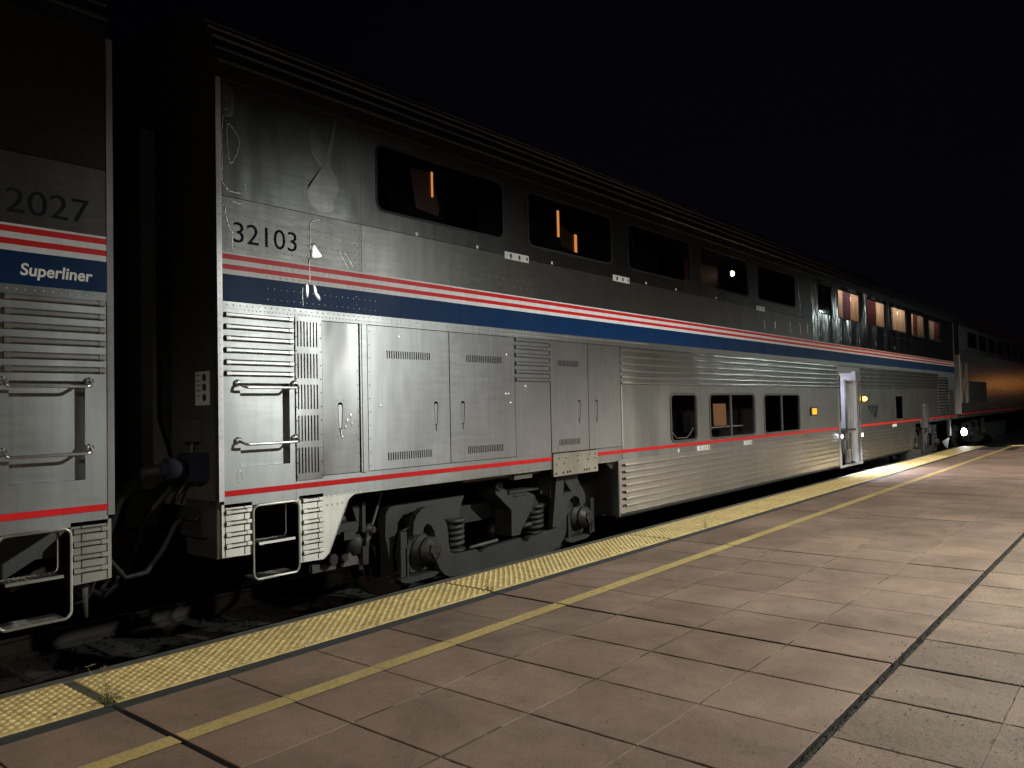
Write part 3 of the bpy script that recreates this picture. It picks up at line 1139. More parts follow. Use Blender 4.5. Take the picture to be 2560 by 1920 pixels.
rows = [(-2.1165, -1.027, SLAB), (-2.7175, -2.1165, SLAB), (-3.3225, -2.7175, SLAB), (-3.913, -3.3225, SLAB),
        (-4.523, -3.957, SLABR), (-5.13, -4.523, SLABR), (-5.74, -5.13, SLABR)]
for k in range(-10, 25):
    a, b = 1.805 + 0.5935 * k, 1.805 + 0.5935 * (k + 1)
    ga = 0.014 if iswide(k) else 0.004
    gb = 0.014 if iswide(k + 1) else 0.004
    for j, (y0, y1, m_) in enumerate(rows):
        if j >= 4 and (k > 14):
            continue
        if j == 6 and (k < -2 or k > 10):
            continue
        if j >= 4 and k < -4:
            continue
        jit = 0.0025 if j < 1 else (0.005 if j < 4 else 0.007)
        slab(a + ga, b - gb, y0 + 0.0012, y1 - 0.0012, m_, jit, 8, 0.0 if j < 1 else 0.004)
for k in range(3, 9):
    a, b = 1.805 + 2.9675 * k, 1.805 + 2.9675 * (k + 1)
    if k >= 5:
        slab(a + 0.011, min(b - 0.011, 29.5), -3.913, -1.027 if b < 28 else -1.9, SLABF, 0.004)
    if k >= 3:
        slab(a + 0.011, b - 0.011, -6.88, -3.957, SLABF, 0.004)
for a, b, y0, y1 in ((PX0, 1.805 + 0.5935 * -4, -5.74, -3.957), (PX0, 10.7, -6.88, -5.745)):
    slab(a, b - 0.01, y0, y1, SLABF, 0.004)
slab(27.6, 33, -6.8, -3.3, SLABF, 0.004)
# sand in the long joints
for y in (-2.1165, -2.7175, -3.3225, -4.523, -5.13):
    mb = MB()
    x = PX0
    while x < 16.5:
        L = random.uniform(0.05, 0.6)
        wdt = random.uniform(0.0015, 0.005)
        if random.random() < 0.7:
            mb.add([(x, y - wdt, 0.0016), (x + L / 2, y - wdt * random.uniform(0.4, 1.5), 0.0030), (x + L, y - wdt, 0.0016), (x + L, y + wdt, 0.0016), (x + L / 2, y + wdt * random.uniform(.4, 1.5), 0.0030), (x, y + wdt, 0.0016)],
                   [(0, 1, 2, 3, 4, 5)])
        x += L + random.uniform(0.0, 0.25)
    mb.build('joint_sand', SAND, pf, kind='stuff')
# grit and flakes along the wide joints and over the worn slabs
mb = MB()
for i in range(700):
    if i % 3 == 0:
        x, y = random.uniform(1.5, 11), random.uniform(-5.6, -1.1)
    elif i % 3 == 1:
        x, y = random.uniform(1.5, 12), -3.935 + random.gauss(0, 0.045)
    else:
        x, y = random.uniform(2.5, 9), random.uniform(-5.7, -3.9)
    s_ = random.uniform(0.002, 0.0055)
    mb.add([(x - s_, y, 0.001), (x, y - s_ * .8, 0.001), (x + s_ * 1.2, y, 0.001), (x, y + s_, 0.001), (x, y, 0.001 + s_)], [(0, 1, 4), (1, 2, 4), (2, 3, 4), (3, 0, 4)])
mb.build('grit', SAND, pf, kind='stuff')
# moss and soil in the wide joints
mb = MB()
x = -2.0
while x < 16:
    y = -3.935 + random.uniform(-0.012, 0.012)
    s_ = random.uniform(0.01, 0.028)
    h = random.uniform(-0.006, 0.004)
    mb.add([(x - s_ * 2, y, -0.02), (x, y - s_ * .7, -0.015), (x + s_ * 2, y, -0.02), (x, y + s_ * .7, -0.015), (x, y, h - 0.006)], [(0, 1, 4), (1, 2, 4), (2, 3, 4), (3, 0, 4)])
    x += random.uniform(0.01, 0.03)
mb.build('joint_moss', plain('moss', (0.020, 0.017, 0.009), 0.95), pf, kind='stuff')
# painted line, broken at the joints
mb = MB()
for k in range(-10, 43):
    a, b = 1.805 + 0.5935 * k, 1.805 + 0.5935 * (k + 1)
    ga = 0.013 if iswide(k) else 0.003
    gb = 0.013 if iswide(k + 1) else 0.003
    for q in range(4):
        xa = a + ga + (b - a - ga - gb) * q / 4
        xb = a + ga + (b - a - ga - gb) * (q + 1) / 4
        mb.add([(xa, -1.677, 0.0052), (xb, -1.677, 0.0052), (xb, -1.566, 0.0052), (xa, -1.566, 0.0052)], [(0, 1, 2, 3)])
mb.build('painted_line', LINE, pf)


# weeds
def weed(x, y, n, h, label, leafy=0.5, dry=True, tall=None):
    t = thing('weed', (x, y, 0), label, 'weed')
    st, lf = MB(), MB()
    for i in range(n):
        a = random.uniform(0, 2 * math.pi)
        hh = h * random.uniform(0.45, 1)
        lean = random.uniform(0.1, 0.5) * hh
        p = [(x + random.uniform(-.012, .012), y + random.uniform(-.012, .012), 0.0)]
        for s_ in (0.35, 0.7, 1.0):
            p.append((p[0][0] + math.cos(a) * lean * s_ ** 1.5 + random.uniform(-.006, .006), p[0][1] + math.sin(a) * lean * s_ ** 1.5, hh * s_))
        st.tube(p, [0.0016, 0.0013, 0.001, 0.0006], 4)
        for q in range(int(3 + leafy * 8)):
            k = random.randint(1, 3)
            c = Vector(p[k]) + Vector((random.uniform(-.015, .015), random.uniform(-.015, .015), random.uniform(-.03, .01)))
            d = Vector((random.uniform(-1, 1), random.uniform(-1, 1), random.uniform(-.2, .6))).normalized() * random.uniform(0.008, 0.02)
            s2 = d.cross(Vector((0, 0, 1))).normalized() * 0.0035
            lf.add([c, c + d * .5 + s2, c + d, c + d * .5 - s2], [(0, 1, 2, 3)])
    if tall:
        for (dx, dy, hh) in tall:
            p = [(x, y, 0), (x + dx * .4, y + dy * .4, hh * .5), (x + dx * .8, y + dy * .8, hh * .8), (x + dx, y + dy, hh)]
            st.tube(p, [0.003, 0.0025, 0.002, 0.001], 5)
            e = Vector(p[3])
            for q in range(4):
                st.tube([e, e + Vector((random.uniform(-.03, .05), random.uniform(-.02, .02), random.uniform(0, .035)))], 0.001, 4)
    for q in range(int(60 * leafy)):
        a = random.uniform(0, 6.3)
        rr = random.uniform(0, 0.05)
        c = Vector((x + rr * math.cos(a) * 1.4, y + rr * math.sin(a), 0.006 + random.uniform(0, 0.03)))
        d = Vector((random.uniform(-1, 1), random.uniform(-1, 1), random.uniform(0, 1))).normalized() * 0.018
        s2 = d.cross(Vector((0, 0, 1))).normalized() * 0.005
        lf.add([c, c + d * .5 + s2, c + d, c + d * .5 - s2], [(0, 1, 2, 3)])
    st.build('stems', STEM if dry else LEAF, t)
    lf.build('leaves', LEAF, t)


weed(1.80, -0.90, 9, 0.10, 'largest dry weed with a bushy foot growing in the wide joint nearest the left edge', 1.0, True, [(0.03, 0.32, 0.12), (0.02, 0.10, 0.14)])
weed(4.775, -0.885, 6, 0.10, 'short dry weed in the joint below the front bogie of the main coach', 0.45, True)
weed(8.66, -0.90, 5, 0.13, 'thin upright green weed at the yellow strip under the three lower windows', 0.4, False)
# a few dead leaves
for i, (x, y) in enumerate(((1.93, -0.89), (1.98, -1.45), (3.72, -1.42), (1.56, -0.87), (5.55, -2.3))):
    s_ = 0.016
    mb = MB()
    mb.add([(x - s_, y, 0.015), (x - s_ * .2, y - s_ * .45, 0.019), (x + s_, y + s_ * .2, 0.015), (x, y + s_ * .5, 0.017)], [(0, 1, 2, 3)])
    o = mb.build('dead_leaf', RUST)
    o['category'] = 'leaf'
    o['label'] = ['brown dead leaf lying on the yellow edge beside the bushy weed', 'brown dead leaf on the paver between border and painted line, nearest the left edge',
                  'brown dead leaf on the paver below the wheels, just above the painted line', 'curled dead leaf on the yellow tiles left of the bushy weed',
                  'small dead leaf on the plain pavers below the painted line'][i]
    o['group'] = 'dead leaves on the platform'

# ------------------------------------------------------------------ main coach
XE0, XE1 = 2.965, 28.58
main = coach('rail_coach', 15.77, 'stainless double deck coach numbered 32103 with grey locker doors, filling the middle', XE0, XE1, 0)
coach_end(main, None)
# upper side with windows
UW = [(4.428, 6.125, 3.195, 3.79), (6.522, 8.178, 3.195, 3.79), (8.556, 10.255, 3.195, 3.79), (10.578, 12.33, 3.195, 3.79), (12.695, 14.42, 3.195, 3.79),
      (15.655, 16.47, 3.21, 3.815), (16.89, 18.44, 3.195, 3.815), (18.90, 20.52, 3.205, 3.815), (21.06, 22.56, 3.205, 3.81), (23.09, 24.62, 3.19, 3.80), (25.15, 26.74, 3.19, 3.76)]
secs = [2.985, 4.26, 8.37, 12.50, 15.3, 18.67, 22.8, 28.56]
for i in range(len(secs) - 1):
    a, b = secs[i], secs[i + 1]
    hs = [rrect(w_[0], w_[1], w_[2], w_[3], 0.09 if w_[0] < 15 else 0.05) for w_ in UW if a < w_[0] < b]
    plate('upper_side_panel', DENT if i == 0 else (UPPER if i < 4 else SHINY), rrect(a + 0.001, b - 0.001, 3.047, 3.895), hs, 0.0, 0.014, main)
for i in range(len(secs) - 1):
    a, b = secs[i], secs[i + 1]
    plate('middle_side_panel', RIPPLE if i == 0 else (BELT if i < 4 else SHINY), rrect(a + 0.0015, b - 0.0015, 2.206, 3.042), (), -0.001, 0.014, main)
stripes(main, 2.987, 28.55)
text('fleet_number', '32103', 3.080, 3.617, 2.722, 2.868, -0.0035, DIGIT, main, bold=-0.004)
plate('rivet_strip', STEEL, rrect(2.987, 28.56, 2.206, 2.284), (), -0.005, 0.004, main)
rv = MB()
x = 3.02
while x < 16:
    if x < 9:
        rv.dome((x, -0.005, 2.262), 0.0055, 0.005, 6)
    x += 0.052
x = 3.16
while x < 7:
    rv.dome((x, -0.005, 2.232), 0.0048, 0.0045, 6)
    x += 0.033
for z in (2.50, 2.41, 2.33, 2.575, 2.705, 2.79, 2.87, 2.92):
    n0, n1 = (3.72, 4.40) if z > 2.6 else (3.35, 4.40)
    x = n0
    while x < n1:
        rv.dome((x, -0.005 if z < 2.64 else -0.001, z), 0.0055, 0.005, 6)
        x += 0.058
x = 3.02
while x < 3.75:
    for z in (2.69, 2.885):
        rv.dome((x, -0.001, z), 0.0055, 0.005, 6)
    x += 0.07
for z in [2.24 + 0.062 * i for i in range(13)]:
    rv.dome((4.19, -0.005, z), 0.005, 0.0045, 5)
for z in [2.66 + 0.085 * i for i in range(14)]:
    rv.dome((3.03, -0.001, z), 0.005, 0.004, 5)
for q in range(9):
    rv.dome((3.10 + q * 0.05, -0.001, 3.02), 0.004, 0.0035, 5)
for q in range(40):
    rv.dome((4.45 + q * 0.055, -0.001, 2.80 - (q % 2) * 0.07), 0.0035, 0.003, 5)
rv.build('body_rivets', RIVET, main, kind='stuff')
# raised ridges and pillows added to the skin to draw the lamp reflections
def smooth_path(pts, n=4, closed=False):
    out = []
    L = len(pts)
    for i in range(L if closed else L - 1):
        p0 = pts[(i - 1) % L] if (closed or i > 0) else pts[i]
        p1, p2 = pts[i], pts[(i + 1) % L]
        p3 = pts[(i + 2) % L] if (closed or i + 2 < L) else p2
        for q in range(n):
            t = q / n
            out.append(tuple(0.5 * (2 * b_ + (c_ - a_) * t + (2 * a_ - 5 * b_ + 4 * c_ - d_) * t * t + (3 * b_ - a_ - 3 * c_ + d_) * t ** 3) for a_, b_, c_, d_ in zip(p0, p1, p2, p3)))
    if not closed:
        out.append(pts[-1])
    return out


def draw_glint(pts, r_=0.0045, closed=False, parent=None, y=0.0):
    P = smooth_path(pts, 4, closed)
    rs = [r_ * 1.1 * (0.65 + 0.7 * abs(math.sin(i * 0.9)) + random.uniform(0, 0.25)) for i in range(len(P))]
    MB().tube([(a_, y + 0.0015, b_) for a_, b_ in P], rs, 6, closed).build('glint_ridge', GLINT, parent or main)


def pillow(pts, h=0.008, y=-0.001, material=None, parent=None):
    P = smooth_path(pts, 3, True)
    N = len(P)
    cx = sum(a_ for a_, b_ in P) / N
    cz = sum(b_ for a_, b_ in P) / N
    mb = MB()
    vs = []
    for k, hh in ((1.0, 0.0), (0.9, 0.55), (0.7, 0.9), (0.4, 1.0)):
        vs += [(cx + (a_ - cx) * k, y - h * hh, cz + (b_ - cz) * k) for a_, b_ in P]
    vs.append((cx, y - h, cz))
    fs = []
    for q in range(3):
        fs += [(q * N + i, q * N + (i + 1) % N, (q + 1) * N + (i + 1) % N, (q + 1) * N + i) for i in range(N)]
    fs += [(3 * N + i, 3 * N + (i + 1) % N, 4 * N) for i in range(N)]
    mb.add(vs, fs, True)
    mb.build('glint_pillow', material or PATCH, parent or main)


GLINT = steel('glint_steel', 0.7, 0.42, 0, dirt=0.3, aniso=0, metal=0.9)  # bright steel colour that carries the drawn glints
PATCH = steel('reflection_patch_steel', 0.16, 0.42, 0.2, dirt=0.4, small=0.3, aniso=0.2, metal=0.80)  # paler steel paints the reflection patches on the upper panel
draw_glint([(3.045, 3.584), (3.067, 3.568), (3.1, 3.537), (3.127, 3.499), (3.134, 3.465), (3.123, 3.409), (3.098, 3.341), (3.067, 3.294), (3.05, 3.317), (3.046, 3.364), (3.04, 3.406), (3.037, 3.459), (3.035, 3.511), (3.038, 3.556)], 0.0035, True)
draw_glint([(3.006, 3.635), (3.0, 3.571), (2.994, 3.499), (2.992, 3.41), (2.994, 3.323), (2.992, 3.235), (2.992, 3.156), (3.012, 3.118), (3.047, 3.088), (3.105, 3.086), (3.153, 3.087)], 0.0045)
draw_glint([(3.056, 3.035), (3.067, 3.021), (3.113, 3.008), (3.147, 3.014), (3.160, 3.03)], 0.0038)
draw_glint([(2.99, 2.983), (3.013, 2.972), (3.021, 2.903), (3.04, 2.837), (3.053, 2.804), (3.072, 2.798), (3.07, 2.728), (3.071, 2.653)], 0.004)
draw_glint([(3.170, 3.147), (3.175, 3.168), (3.183, 3.147), (3.179, 3.125)], 0.0025, True)
draw_glint([(3.853, 3.015), (3.789, 3.0), (3.752, 2.974), (3.742, 2.924), (3.746, 2.848), (3.745, 2.772), (3.755, 2.697)], 0.0055)
draw_glint([(4.017, 2.789), (4.052, 2.744), (4.095, 2.685), (4.117, 2.649)], 0.003)
draw_glint([(4.07, 2.789), (4.123, 2.732), (4.175, 2.656)], 0.003)
draw_glint([(3.097, 1.065), (3.087, 1.026), (3.096, 0.996), (3.111, 0.984), (3.128, 0.999), (3.127, 1.034), (3.116, 1.063)], 0.003, True)
pillow([(3.755, 3.707), (3.801, 3.728), (3.847, 3.682), (3.905, 3.637), (3.954, 3.709), (3.98, 3.835), (4.017, 3.845), (3.989, 3.658), (3.962, 3.493), (4.021, 3.407), (4.031, 3.29), (3.993, 3.203), (3.967, 3.099), (3.825, 3.083), (3.74, 3.145), (3.73, 3.268), (3.824, 3.364), (3.837, 3.455), (3.763, 3.545)], 0.0015, -0.0005)
pillow([(2.992, 3.86), (3.08, 3.84), (3.095, 3.74), (3.09, 3.67), (3.06, 3.63), (2.992, 3.64)], 0.0015, -0.0005)
pillow([(3.69, 2.47), (3.705, 2.49), (3.722, 2.47), (3.722, 2.40), (3.708, 2.37), (3.692, 2.40)], 0.004, -0.004, GLINT)
pillow([(3.76, 2.475), (3.785, 2.48), (3.80, 2.42), (3.835, 2.385), (3.82, 2.36), (3.775, 2.40)], 0.004, -0.004, GLINT)
draw_glint([(3.735, 2.69), (3.728, 2.62), (3.733, 2.55), (3.728, 2.49)], 0.004, y=-0.004)
draw_glint([(3.665, 2.46), (3.662, 2.38), (3.668, 2.30)], 0.004, y=-0.004)
pillow([(3.751, 2.80), (3.786, 2.816), (3.831, 2.765), (3.871, 2.712), (3.795, 2.686), (3.744, 2.695)], 0.008, -0.001, GLINT)
for x_, z_, r_ in ((4.116, 1.443, 0.02), (4.08, 1.401, 0.022), (4.124, 1.379, 0.014), (4.061, 1.352, 0.016), (4.196, 1.491, 0.007), (4.03, 1.27, 0.016), (3.99, 1.29, 0.012)):
    pillow([(x_ + r_ * 0.6 * math.cos(t), z_ + r_ * math.sin(t)) for t in [i * math.pi / 4 for i in range(8)]], 0.006, -0.004, RIVET)
for x_, z_ in ((4.66, 2.12), (4.44, 1.52), (6.12, 2.02), (6.10, 1.62), (6.14, 1.62), (6.17, 1.53), (6.42, 1.70)):
    pillow([(x_ + 0.013 * math.cos(t), z_ + 0.011 * math.sin(t)) for t in [i * math.pi / 4 for i in range(8)]], 0.004, -0.004, RIVET)
for x_ in (14.6, 15.0, 15.45, 15.6, 15.75, 16.1, 16.55, 17.0, 17.6, 18.3, 19.6, 21.3, 13.4, 12.9, 14.1):
    zt = random.uniform(2.80, 3.0)
    draw_glint([(x_, zt), (x_ + random.uniform(-0.05, 0.05), (zt + 2.68) / 2), (x_ + random.uniform(-0.07, 0.07), 2.66 + random.uniform(0, 0.1))], 0.006)
for x_ in (14.62, 15.3, 15.5, 16.62):
    draw_glint([(x_, 3.8), (x_ + random.uniform(-0.06, 0.04), 3.5), (x_ + random.uniform(-0.03, 0.06), 3.25), (x_, 3.08)], 0.006)
# safety decals under the upper windows
for x0_, x1_ in ((6.126, 6.522), (8.178, 8.566), (12.6, 12.95)):
    pl_ = reg(plate('decal', STICK, rrect(x0_, x1_, 3.007, 3.082), (), -0.0045, 0.003, main), main)
    mb = MB()
    wd = x1_ - x0_
    for c, r_, hh in ((0.25, 0.018, 0.026), (0.60, 0.018, 0.026), (0.92, 0.014, 0.022)):
        mb.prism([(x0_ + wd * c + r_ * math.cos(t), 3.044 + hh * math.sin(t)) for t in [i * math.pi / 5 for i in range(10)]], -0.0065, -0.005)
    mb.build('decal_ink', GASK, pl_, kind='stuff')
for x in (4.895, 5.71, 6.935, 8.985, 9.80, 11.07):
    MB().box(x - 0.016, x + 0.016, -0.0045, -0.0015, 3.048, 3.078).build('small_decal', STICK, main)
# lockers
under = MB()
under.box(3.585, 8.29, 0.03, 0.045, 0.97, 2.22)
under.build('locker_liner', BLACK, main)
locker_door(main, None, 3.842, 4.205, True, 4.012, (), 0.977, 2.2, RIPLOW, (4.195,))
MB().box(4.219, 4.293, -0.010, 0.02, 0.972, 2.204).box(4.236, 4.276, -0.016, -0.010, 0.972, 2.204).build('door_post', STEEL, main)
locker_door(main, None, 4.305, 5.279, True, 5.102, ((4.507, 5.04),), screws=(4.322,))
locker_door(main, None, 5.290, 6.243, True, 5.460, ((5.515, 6.045),))
locker_door(main, None, 6.858, 7.577, True, 7.396, ((6.99, 7.403),))
locker_door(main, None, 7.588, 8.29, True, 7.753, ())
plate('side_panel', DOORS, rrect(6.251, 6.846, 0.972, 2.204), (), -0.002, 0.012, main)
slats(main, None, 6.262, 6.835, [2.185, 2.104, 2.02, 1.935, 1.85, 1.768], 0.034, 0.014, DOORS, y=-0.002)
# sill with the lower red stripe
for a, b in ((3.587, 6.856), (7.74, 8.29)):
    plate('sill_panel', STEEL, rrect(a, b, 0.812, 0.971), (), 0.0, 0.012, main)
MB().box(3.587, 8.2, 0.0, 0.06, 0.800, 0.811).build('sill_flange', STAIN, main)
for a, b in ((2.987, 6.856), (7.737, 16.64), (18.22, 28.5)):
    MB().box(a, b, -0.005, -0.0005, 0.892, 0.931).build('lower_red_stripe', RED, main)
bp = reg(plate('bolt_plate', STAIN, rrect(6.862, 7.73, 0.717, 0.965), (), -0.016, 0.03, main), main)
mb = MB()
for (x, z) in ((6.98, 0.913), (7.10, 0.915), (7.33, 0.925), (7.57, 0.93), (7.68, 0.93), (6.92, 0.850), (7.06, 0.853), (7.33, 0.865), (7.53, 0.872), (7.68, 0.878)):
    mb.dome((x, -0.016, z), 0.0135, 0.012, 8)
mb.build('bolt_heads', STEEL, bp, kind='stuff')
mb = MB()
for (x, z) in ((6.91, 0.745), (7.04, 0.748), (7.12, 0.752), (7.17, 0.753), (7.45, 0.752), (7.50, 0.753), (7.555, 0.755), (7.67, 0.757)):
    mb.lathe((x, -0.018, z), (0, 1, 0), [(0, 0.014), (0.004, 0.014)], 10)
mb.build('bolt_holes', BLACK, bp, kind='stuff')
# long lower side: window band
LW = [(9.55, 10.34, 0.955, 1.628, None), (10.74, 12.42, 0.945, 1.628, 11.50), (12.79, 14.47, 0.94, 1.62, 13.60)]
plate('window_band', SATIN, rrect(8.30, 16.64, 0.81, 1.735), [rrect(a, b, c, d, 0.10) for a, b, c, d, e in LW], 0.0, 0.012, main)
for a, b, c, d, e in LW:
    window(main, a, b, c, d, 0.10, e, 0.028)
plate('window_band', SHINYLOW, rrect(18.22, 28.5, 0.81, 1.735), [rrect(21.15, 21.93, 0.957, 1.588, 0.02), rrect(26.08, 27.5, 1.003, 1.73, 0.0)], 0.0, 0.012, main)
window(main, 21.15, 21.93, 0.957, 1.588, 0.03, None, 0.03)
ZC = (2.173, 2.089, 1.995, 1.908, 1.825, 1.757)
ribbed_panel('ribbed_side_panel', main, None, 8.305, 16.72, ZC, 1.736, 2.205, material=RIBFAR)
ribbed_panel('ribbed_side_panel', main, None, 18.14, 26.05, ZC, 1.736, 2.205, material=RIBFAR)
mb = MB()
mb.box(8.292, 8.318, -0.010, 0.01, 0.97, 2.205)
mb.build('seam_trim', EDGE, main)
# lower skirt
ZS = [0.225 + 0.0826 * i for i in range(7)]
for a, b, lo in ((8.215, 16.66, [(8.21, 0.155), (16.66, 0.125)]), (18.18, 22.6, None)):
    ribbed_panel('ribbed_skirt', main, None, a + 0.12, b - 0.08, [z + 0.02 for z in ZS], 0.165, 0.81, 0.034, 0.022, SKIRT)
    mb = MB()
    mb.box(a, a + 0.12, -0.004, 0.012, 0.155, 0.811)
    mb.box(b - 0.08, b, -0.004, 0.012, 0.155, 0.811)
    mb.prism([(0.0, 0.166), (-0.004, 0.160), (0.012, 0.122), (0.06, 0.095), (0.06, 0.12), (0.02, 0.166)], a, b, 'x')
    pl_ = reg(mb.build('skirt_frame', SKIRT, main), main)
    mb = MB()
    for z in ZS:
        for x in (a + 0.075, b - 0.035):
            mb.prism([(x - 0.014, z + 0.006), (x + 0.014, z + 0.012), (x + 0.014, z + 0.03), (x - 0.014, z + 0.036)], -0.009, -0.004)
    mb.build('weep_holes', BLACK, pl_, kind='stuff')
mb = MB()
mb.box(8.20, 8.214, 0.0, 1.2, 0.13, 0.81)
mb.prism([(8.05, 0.80), (8.20, 0.80), (8.20, 0.70)], 0.1, 0.14)
mb.prism([(8.3, 0.10), (22.5, 0.10), (22.5, 0.80), (8.3, 0.80)], 0.3, 2.7)
mb.build('underfloor_box', SKIRT, main)
MB().prism([(22.6, 0.811), (23.16, 0.811), (23.10, 0.60), (22.75, 0.12), (22.45, -0.05), (22.3, -0.10), (23.95, -0.12), (23.95, 0.02), (22.9, 0.10), (22.6, 0.16)][:3] + [(22.68, 0.12), (22.6, 0.12)], 0.0, 0.012).build('skirt_end_plate', SKIRT, main)
MB().prism([(22.35, 0.02), (22.62, 0.12), (23.8, 0.09), (23.95, 0.0), (23.95, -0.10), (22.35, -0.12)], 0.06, 0.12).build('guard_plate', STAIN, main)
for a, b in ((10.295, 10.70), (11.92, 12.24)):
    pl_ = reg(plate('decal', STICK, rrect(a, b, 0.805, 0.873), (), -0.006, 0.004, main), main)
    mb = MB()
    for c in (0.3, 0.55, 0.75, 0.9):
        mb.box(a + (b - a) * c - 0.009, a + (b - a) * c + 0.009, -0.0085, -0.0065, 0.823, 0.860)
    mb.build('decal_ink', GASK, pl_, kind='stuff')
MB().box(20.8, 21.2, -0.006, -0.002, 0.80, 0.87).build('decal', STICK, main)
MB().box(9.72, 9.77, -0.006, -0.002, 0.815, 0.865).build('small_decal', STICK, main)
# amber marker lamps
o = reg(MB().box(15.01, 15.37, -0.020, 0.0, 1.20, 1.365).build('marker_lamp', BLACK, main), main)
MB().box(15.07, 15.31, -0.026, -0.0205, 1.225, 1.34).build('lens', AMBER, o)
o = reg(MB().box(18.26, 18.42, -0.03, 0.0, 1.44, 1.57).build('marker_lamp', BLACK, main), main)
MB().lathe((18.34, -0.031, 1.505), (0, -1, 0), [(0, 0.05), (0.04, 0.05), (0.07, 0.03), (0.075, 0.0)], 12).build('lens', AMBERHOT, o)
# open boarding door
mb = MB()
mb.box(16.64, 16.78, -0.012, 0.03, 0.12, 2.07)
mb.box(18.06, 18.20, -0.012, 0.03, 0.12, 2.10)
mb.box(16.64, 18.20, -0.012, 0.03, 2.07, 2.19)
mb.box(16.64, 18.20, -0.02, 0.3, 0.09, 0.13)
dr = reg(mb.build('door_frame', STEEL, main), main)
MB().box(16.755, 16.80, -0.020, -0.012, 1.04, 2.0).build('door_seal', BLACK, dr)
MB().box(18.08, 18.13, -0.020, -0.012, 1.04, 2.06).build('door_seal', BLACK, dr)
mb = MB()
mb.box(16.79, 16.80, 0.03, 1.25, 0.13, 2.06)
mb.box(18.04, 18.05, 0.03, 1.25, 0.13, 2.06)
mb.box(16.79, 18.05, 1.25, 1.26, 0.13, 2.06)
mb.box(16.79, 18.05, 0.03, 1.25, 2.06, 2.07)
mb.box(16.79, 18.05, 0.03, 1.25, 0.12, 0.13)
mb.build('vestibule', WALLW, dr)
mb = MB()
mb.box(17.86, 18.035, 0.10, 0.14, 0.16, 2.0)
mb.box(17.70, 17.86, 0.12, 0.15, 0.78, 1.98)
mb.prism([(17.55, 2.10), (17.9, 2.10), (17.98, 1.98), (17.9, 1.9), (17.6, 1.9)], -0.10, 0.3)
mb.build('door_leaf', steel('door_leaf_steel', 0.7, 0.3, 0.3), dr)
mb = MB()
mb.tube([(17.62, 0.12, 0.20), (17.62, 0.12, 1.95)], 0.03, 10)
mb.box(17.50, 17.80, 0.10, 0.14, 0.13, 0.42)
mb.box(17.52, 17.70, 0.12, 0.16, 0.62, 0.78)
mb.build('grab_pole', PIPE, dr)
for x, z in ((16.72, 0.745), (18.13, 0.715)):
    o = reg(MB().lathe((x, -0.012, z), (0, -1, 0), [(0, 0.05), (0.02, 0.05), (0.03, 0.035)], 12).build('step_light', STEEL, dr), main)
    MB().lathe((x, -0.043, z), (0, -1, 0), [(0, 0.034), (0.010, 0.030), (0.014, 0.0)], 12).build('lens', COOLHOT, dr)
spot('step_light_lamp', (16.72, -0.22, 0.735), 170, (0.93, 0.93, 1.0), 150, 0.6, 0.03, (0.15, -0.55, -0.8))
spot('step_light_lamp', (18.13, -0.22, 0.705), 170, (0.93, 0.93, 1.0), 150, 0.6, 0.03, (0.15, -0.55, -0.8))
ad = bpy.data.lights.new('vestibule_lamp', 'AREA')
ad.energy = 22
ad.size = 0.5
ad.color = (0.88, 0.9, 1.0)
ao = bpy.data.objects.new('vestibule_lamp', ad)
ao.location = (17.3, 0.6, 2.02)
col.objects.link(ao)
# louvre, small shield, emblem at the far end
plate('side_panel', STEEL, rrect(26.06, 28.5, 1.736, 2.205), [rrect(26.08, 27.5, 1.735, 2.11, 0)], -0.003, 0.012, main)
lv = reg(MB().box(26.05, 27.52, 0.06, 0.08, 1.0, 2.12).build('louvre', VOID, main), main)
for i in range(13):
    z = 1.02 + i * 0.085
    MB().prism([(-0.012, z), (0.05, z + 0.045), (0.05, z + 0.055), (-0.012, z + 0.02)], 26.08, 27.5, 'x').build('blade', RIBST, lv)
MB().prism([(24.2, 0.86), (24.62, 0.86), (24.62, 1.33), (24.12, 1.33), (24.12, 1.22)], -0.03, -0.006).build('small_shield', STAIN, main)
bq = reg(plate('bolt_plate', STAIN, [(23.75, 0.93), (24.62, 0.92), (24.5, 0.66), (23.68, 0.69)], (), -0.016, 0.03, main), main)
em = reg(MB().prism([(18.80, 1.335), (18.95, 1.352), (19.10, 1.352), (19.03, 1.30), (18.98, 1.245), (18.93, 1.20), (18.86, 1.25)], -0.004, -0.0005).build('emblem', DIGIT, main), main)
MB().prism([(19.14, 1.351), (19.36, 1.347), (19.24, 1.28), (19.15, 1.20), (19.10, 1.12), (19.04, 1.16), (19.01, 1.19), (19.07, 1.26), (19.12, 1.31)], -0.004, -0.0005).build('emblem_ray', DIGIT, em)
MB().prism([(19.42, 1.345), (19.64, 1.338), (19.52, 1.22), (19.44, 1.06), (19.28, 1.06), (19.19, 1.10), (19.25, 1.20), (19.33, 1.29)], -0.004, -0.0005).build('emblem_ray', DIGIT, em)
text('lettering', 'AMTRAK', 18.92, 19.66, 1.405, 1.437, -0.0035, plain('faded_lettering', (0.12, 0.13, 0.14), 0.5), main)

# upper windows and what is behind them
for i, (a, b, c, d) in enumerate(UW):
    mu = None
    if i in (6, 8, 9, 10):
        mu = (a + b) / 2
    window(main, a, b, c, d, 0.09 if i < 5 else 0.05, None, 0.018, rmat=BLACK, proud=0.003)


def inner(name, m_, x0, x1, y0, y1, z0, z1):
    return MB().box(x0, x1, y0, y1, z0, z1).build(name, m_, main)


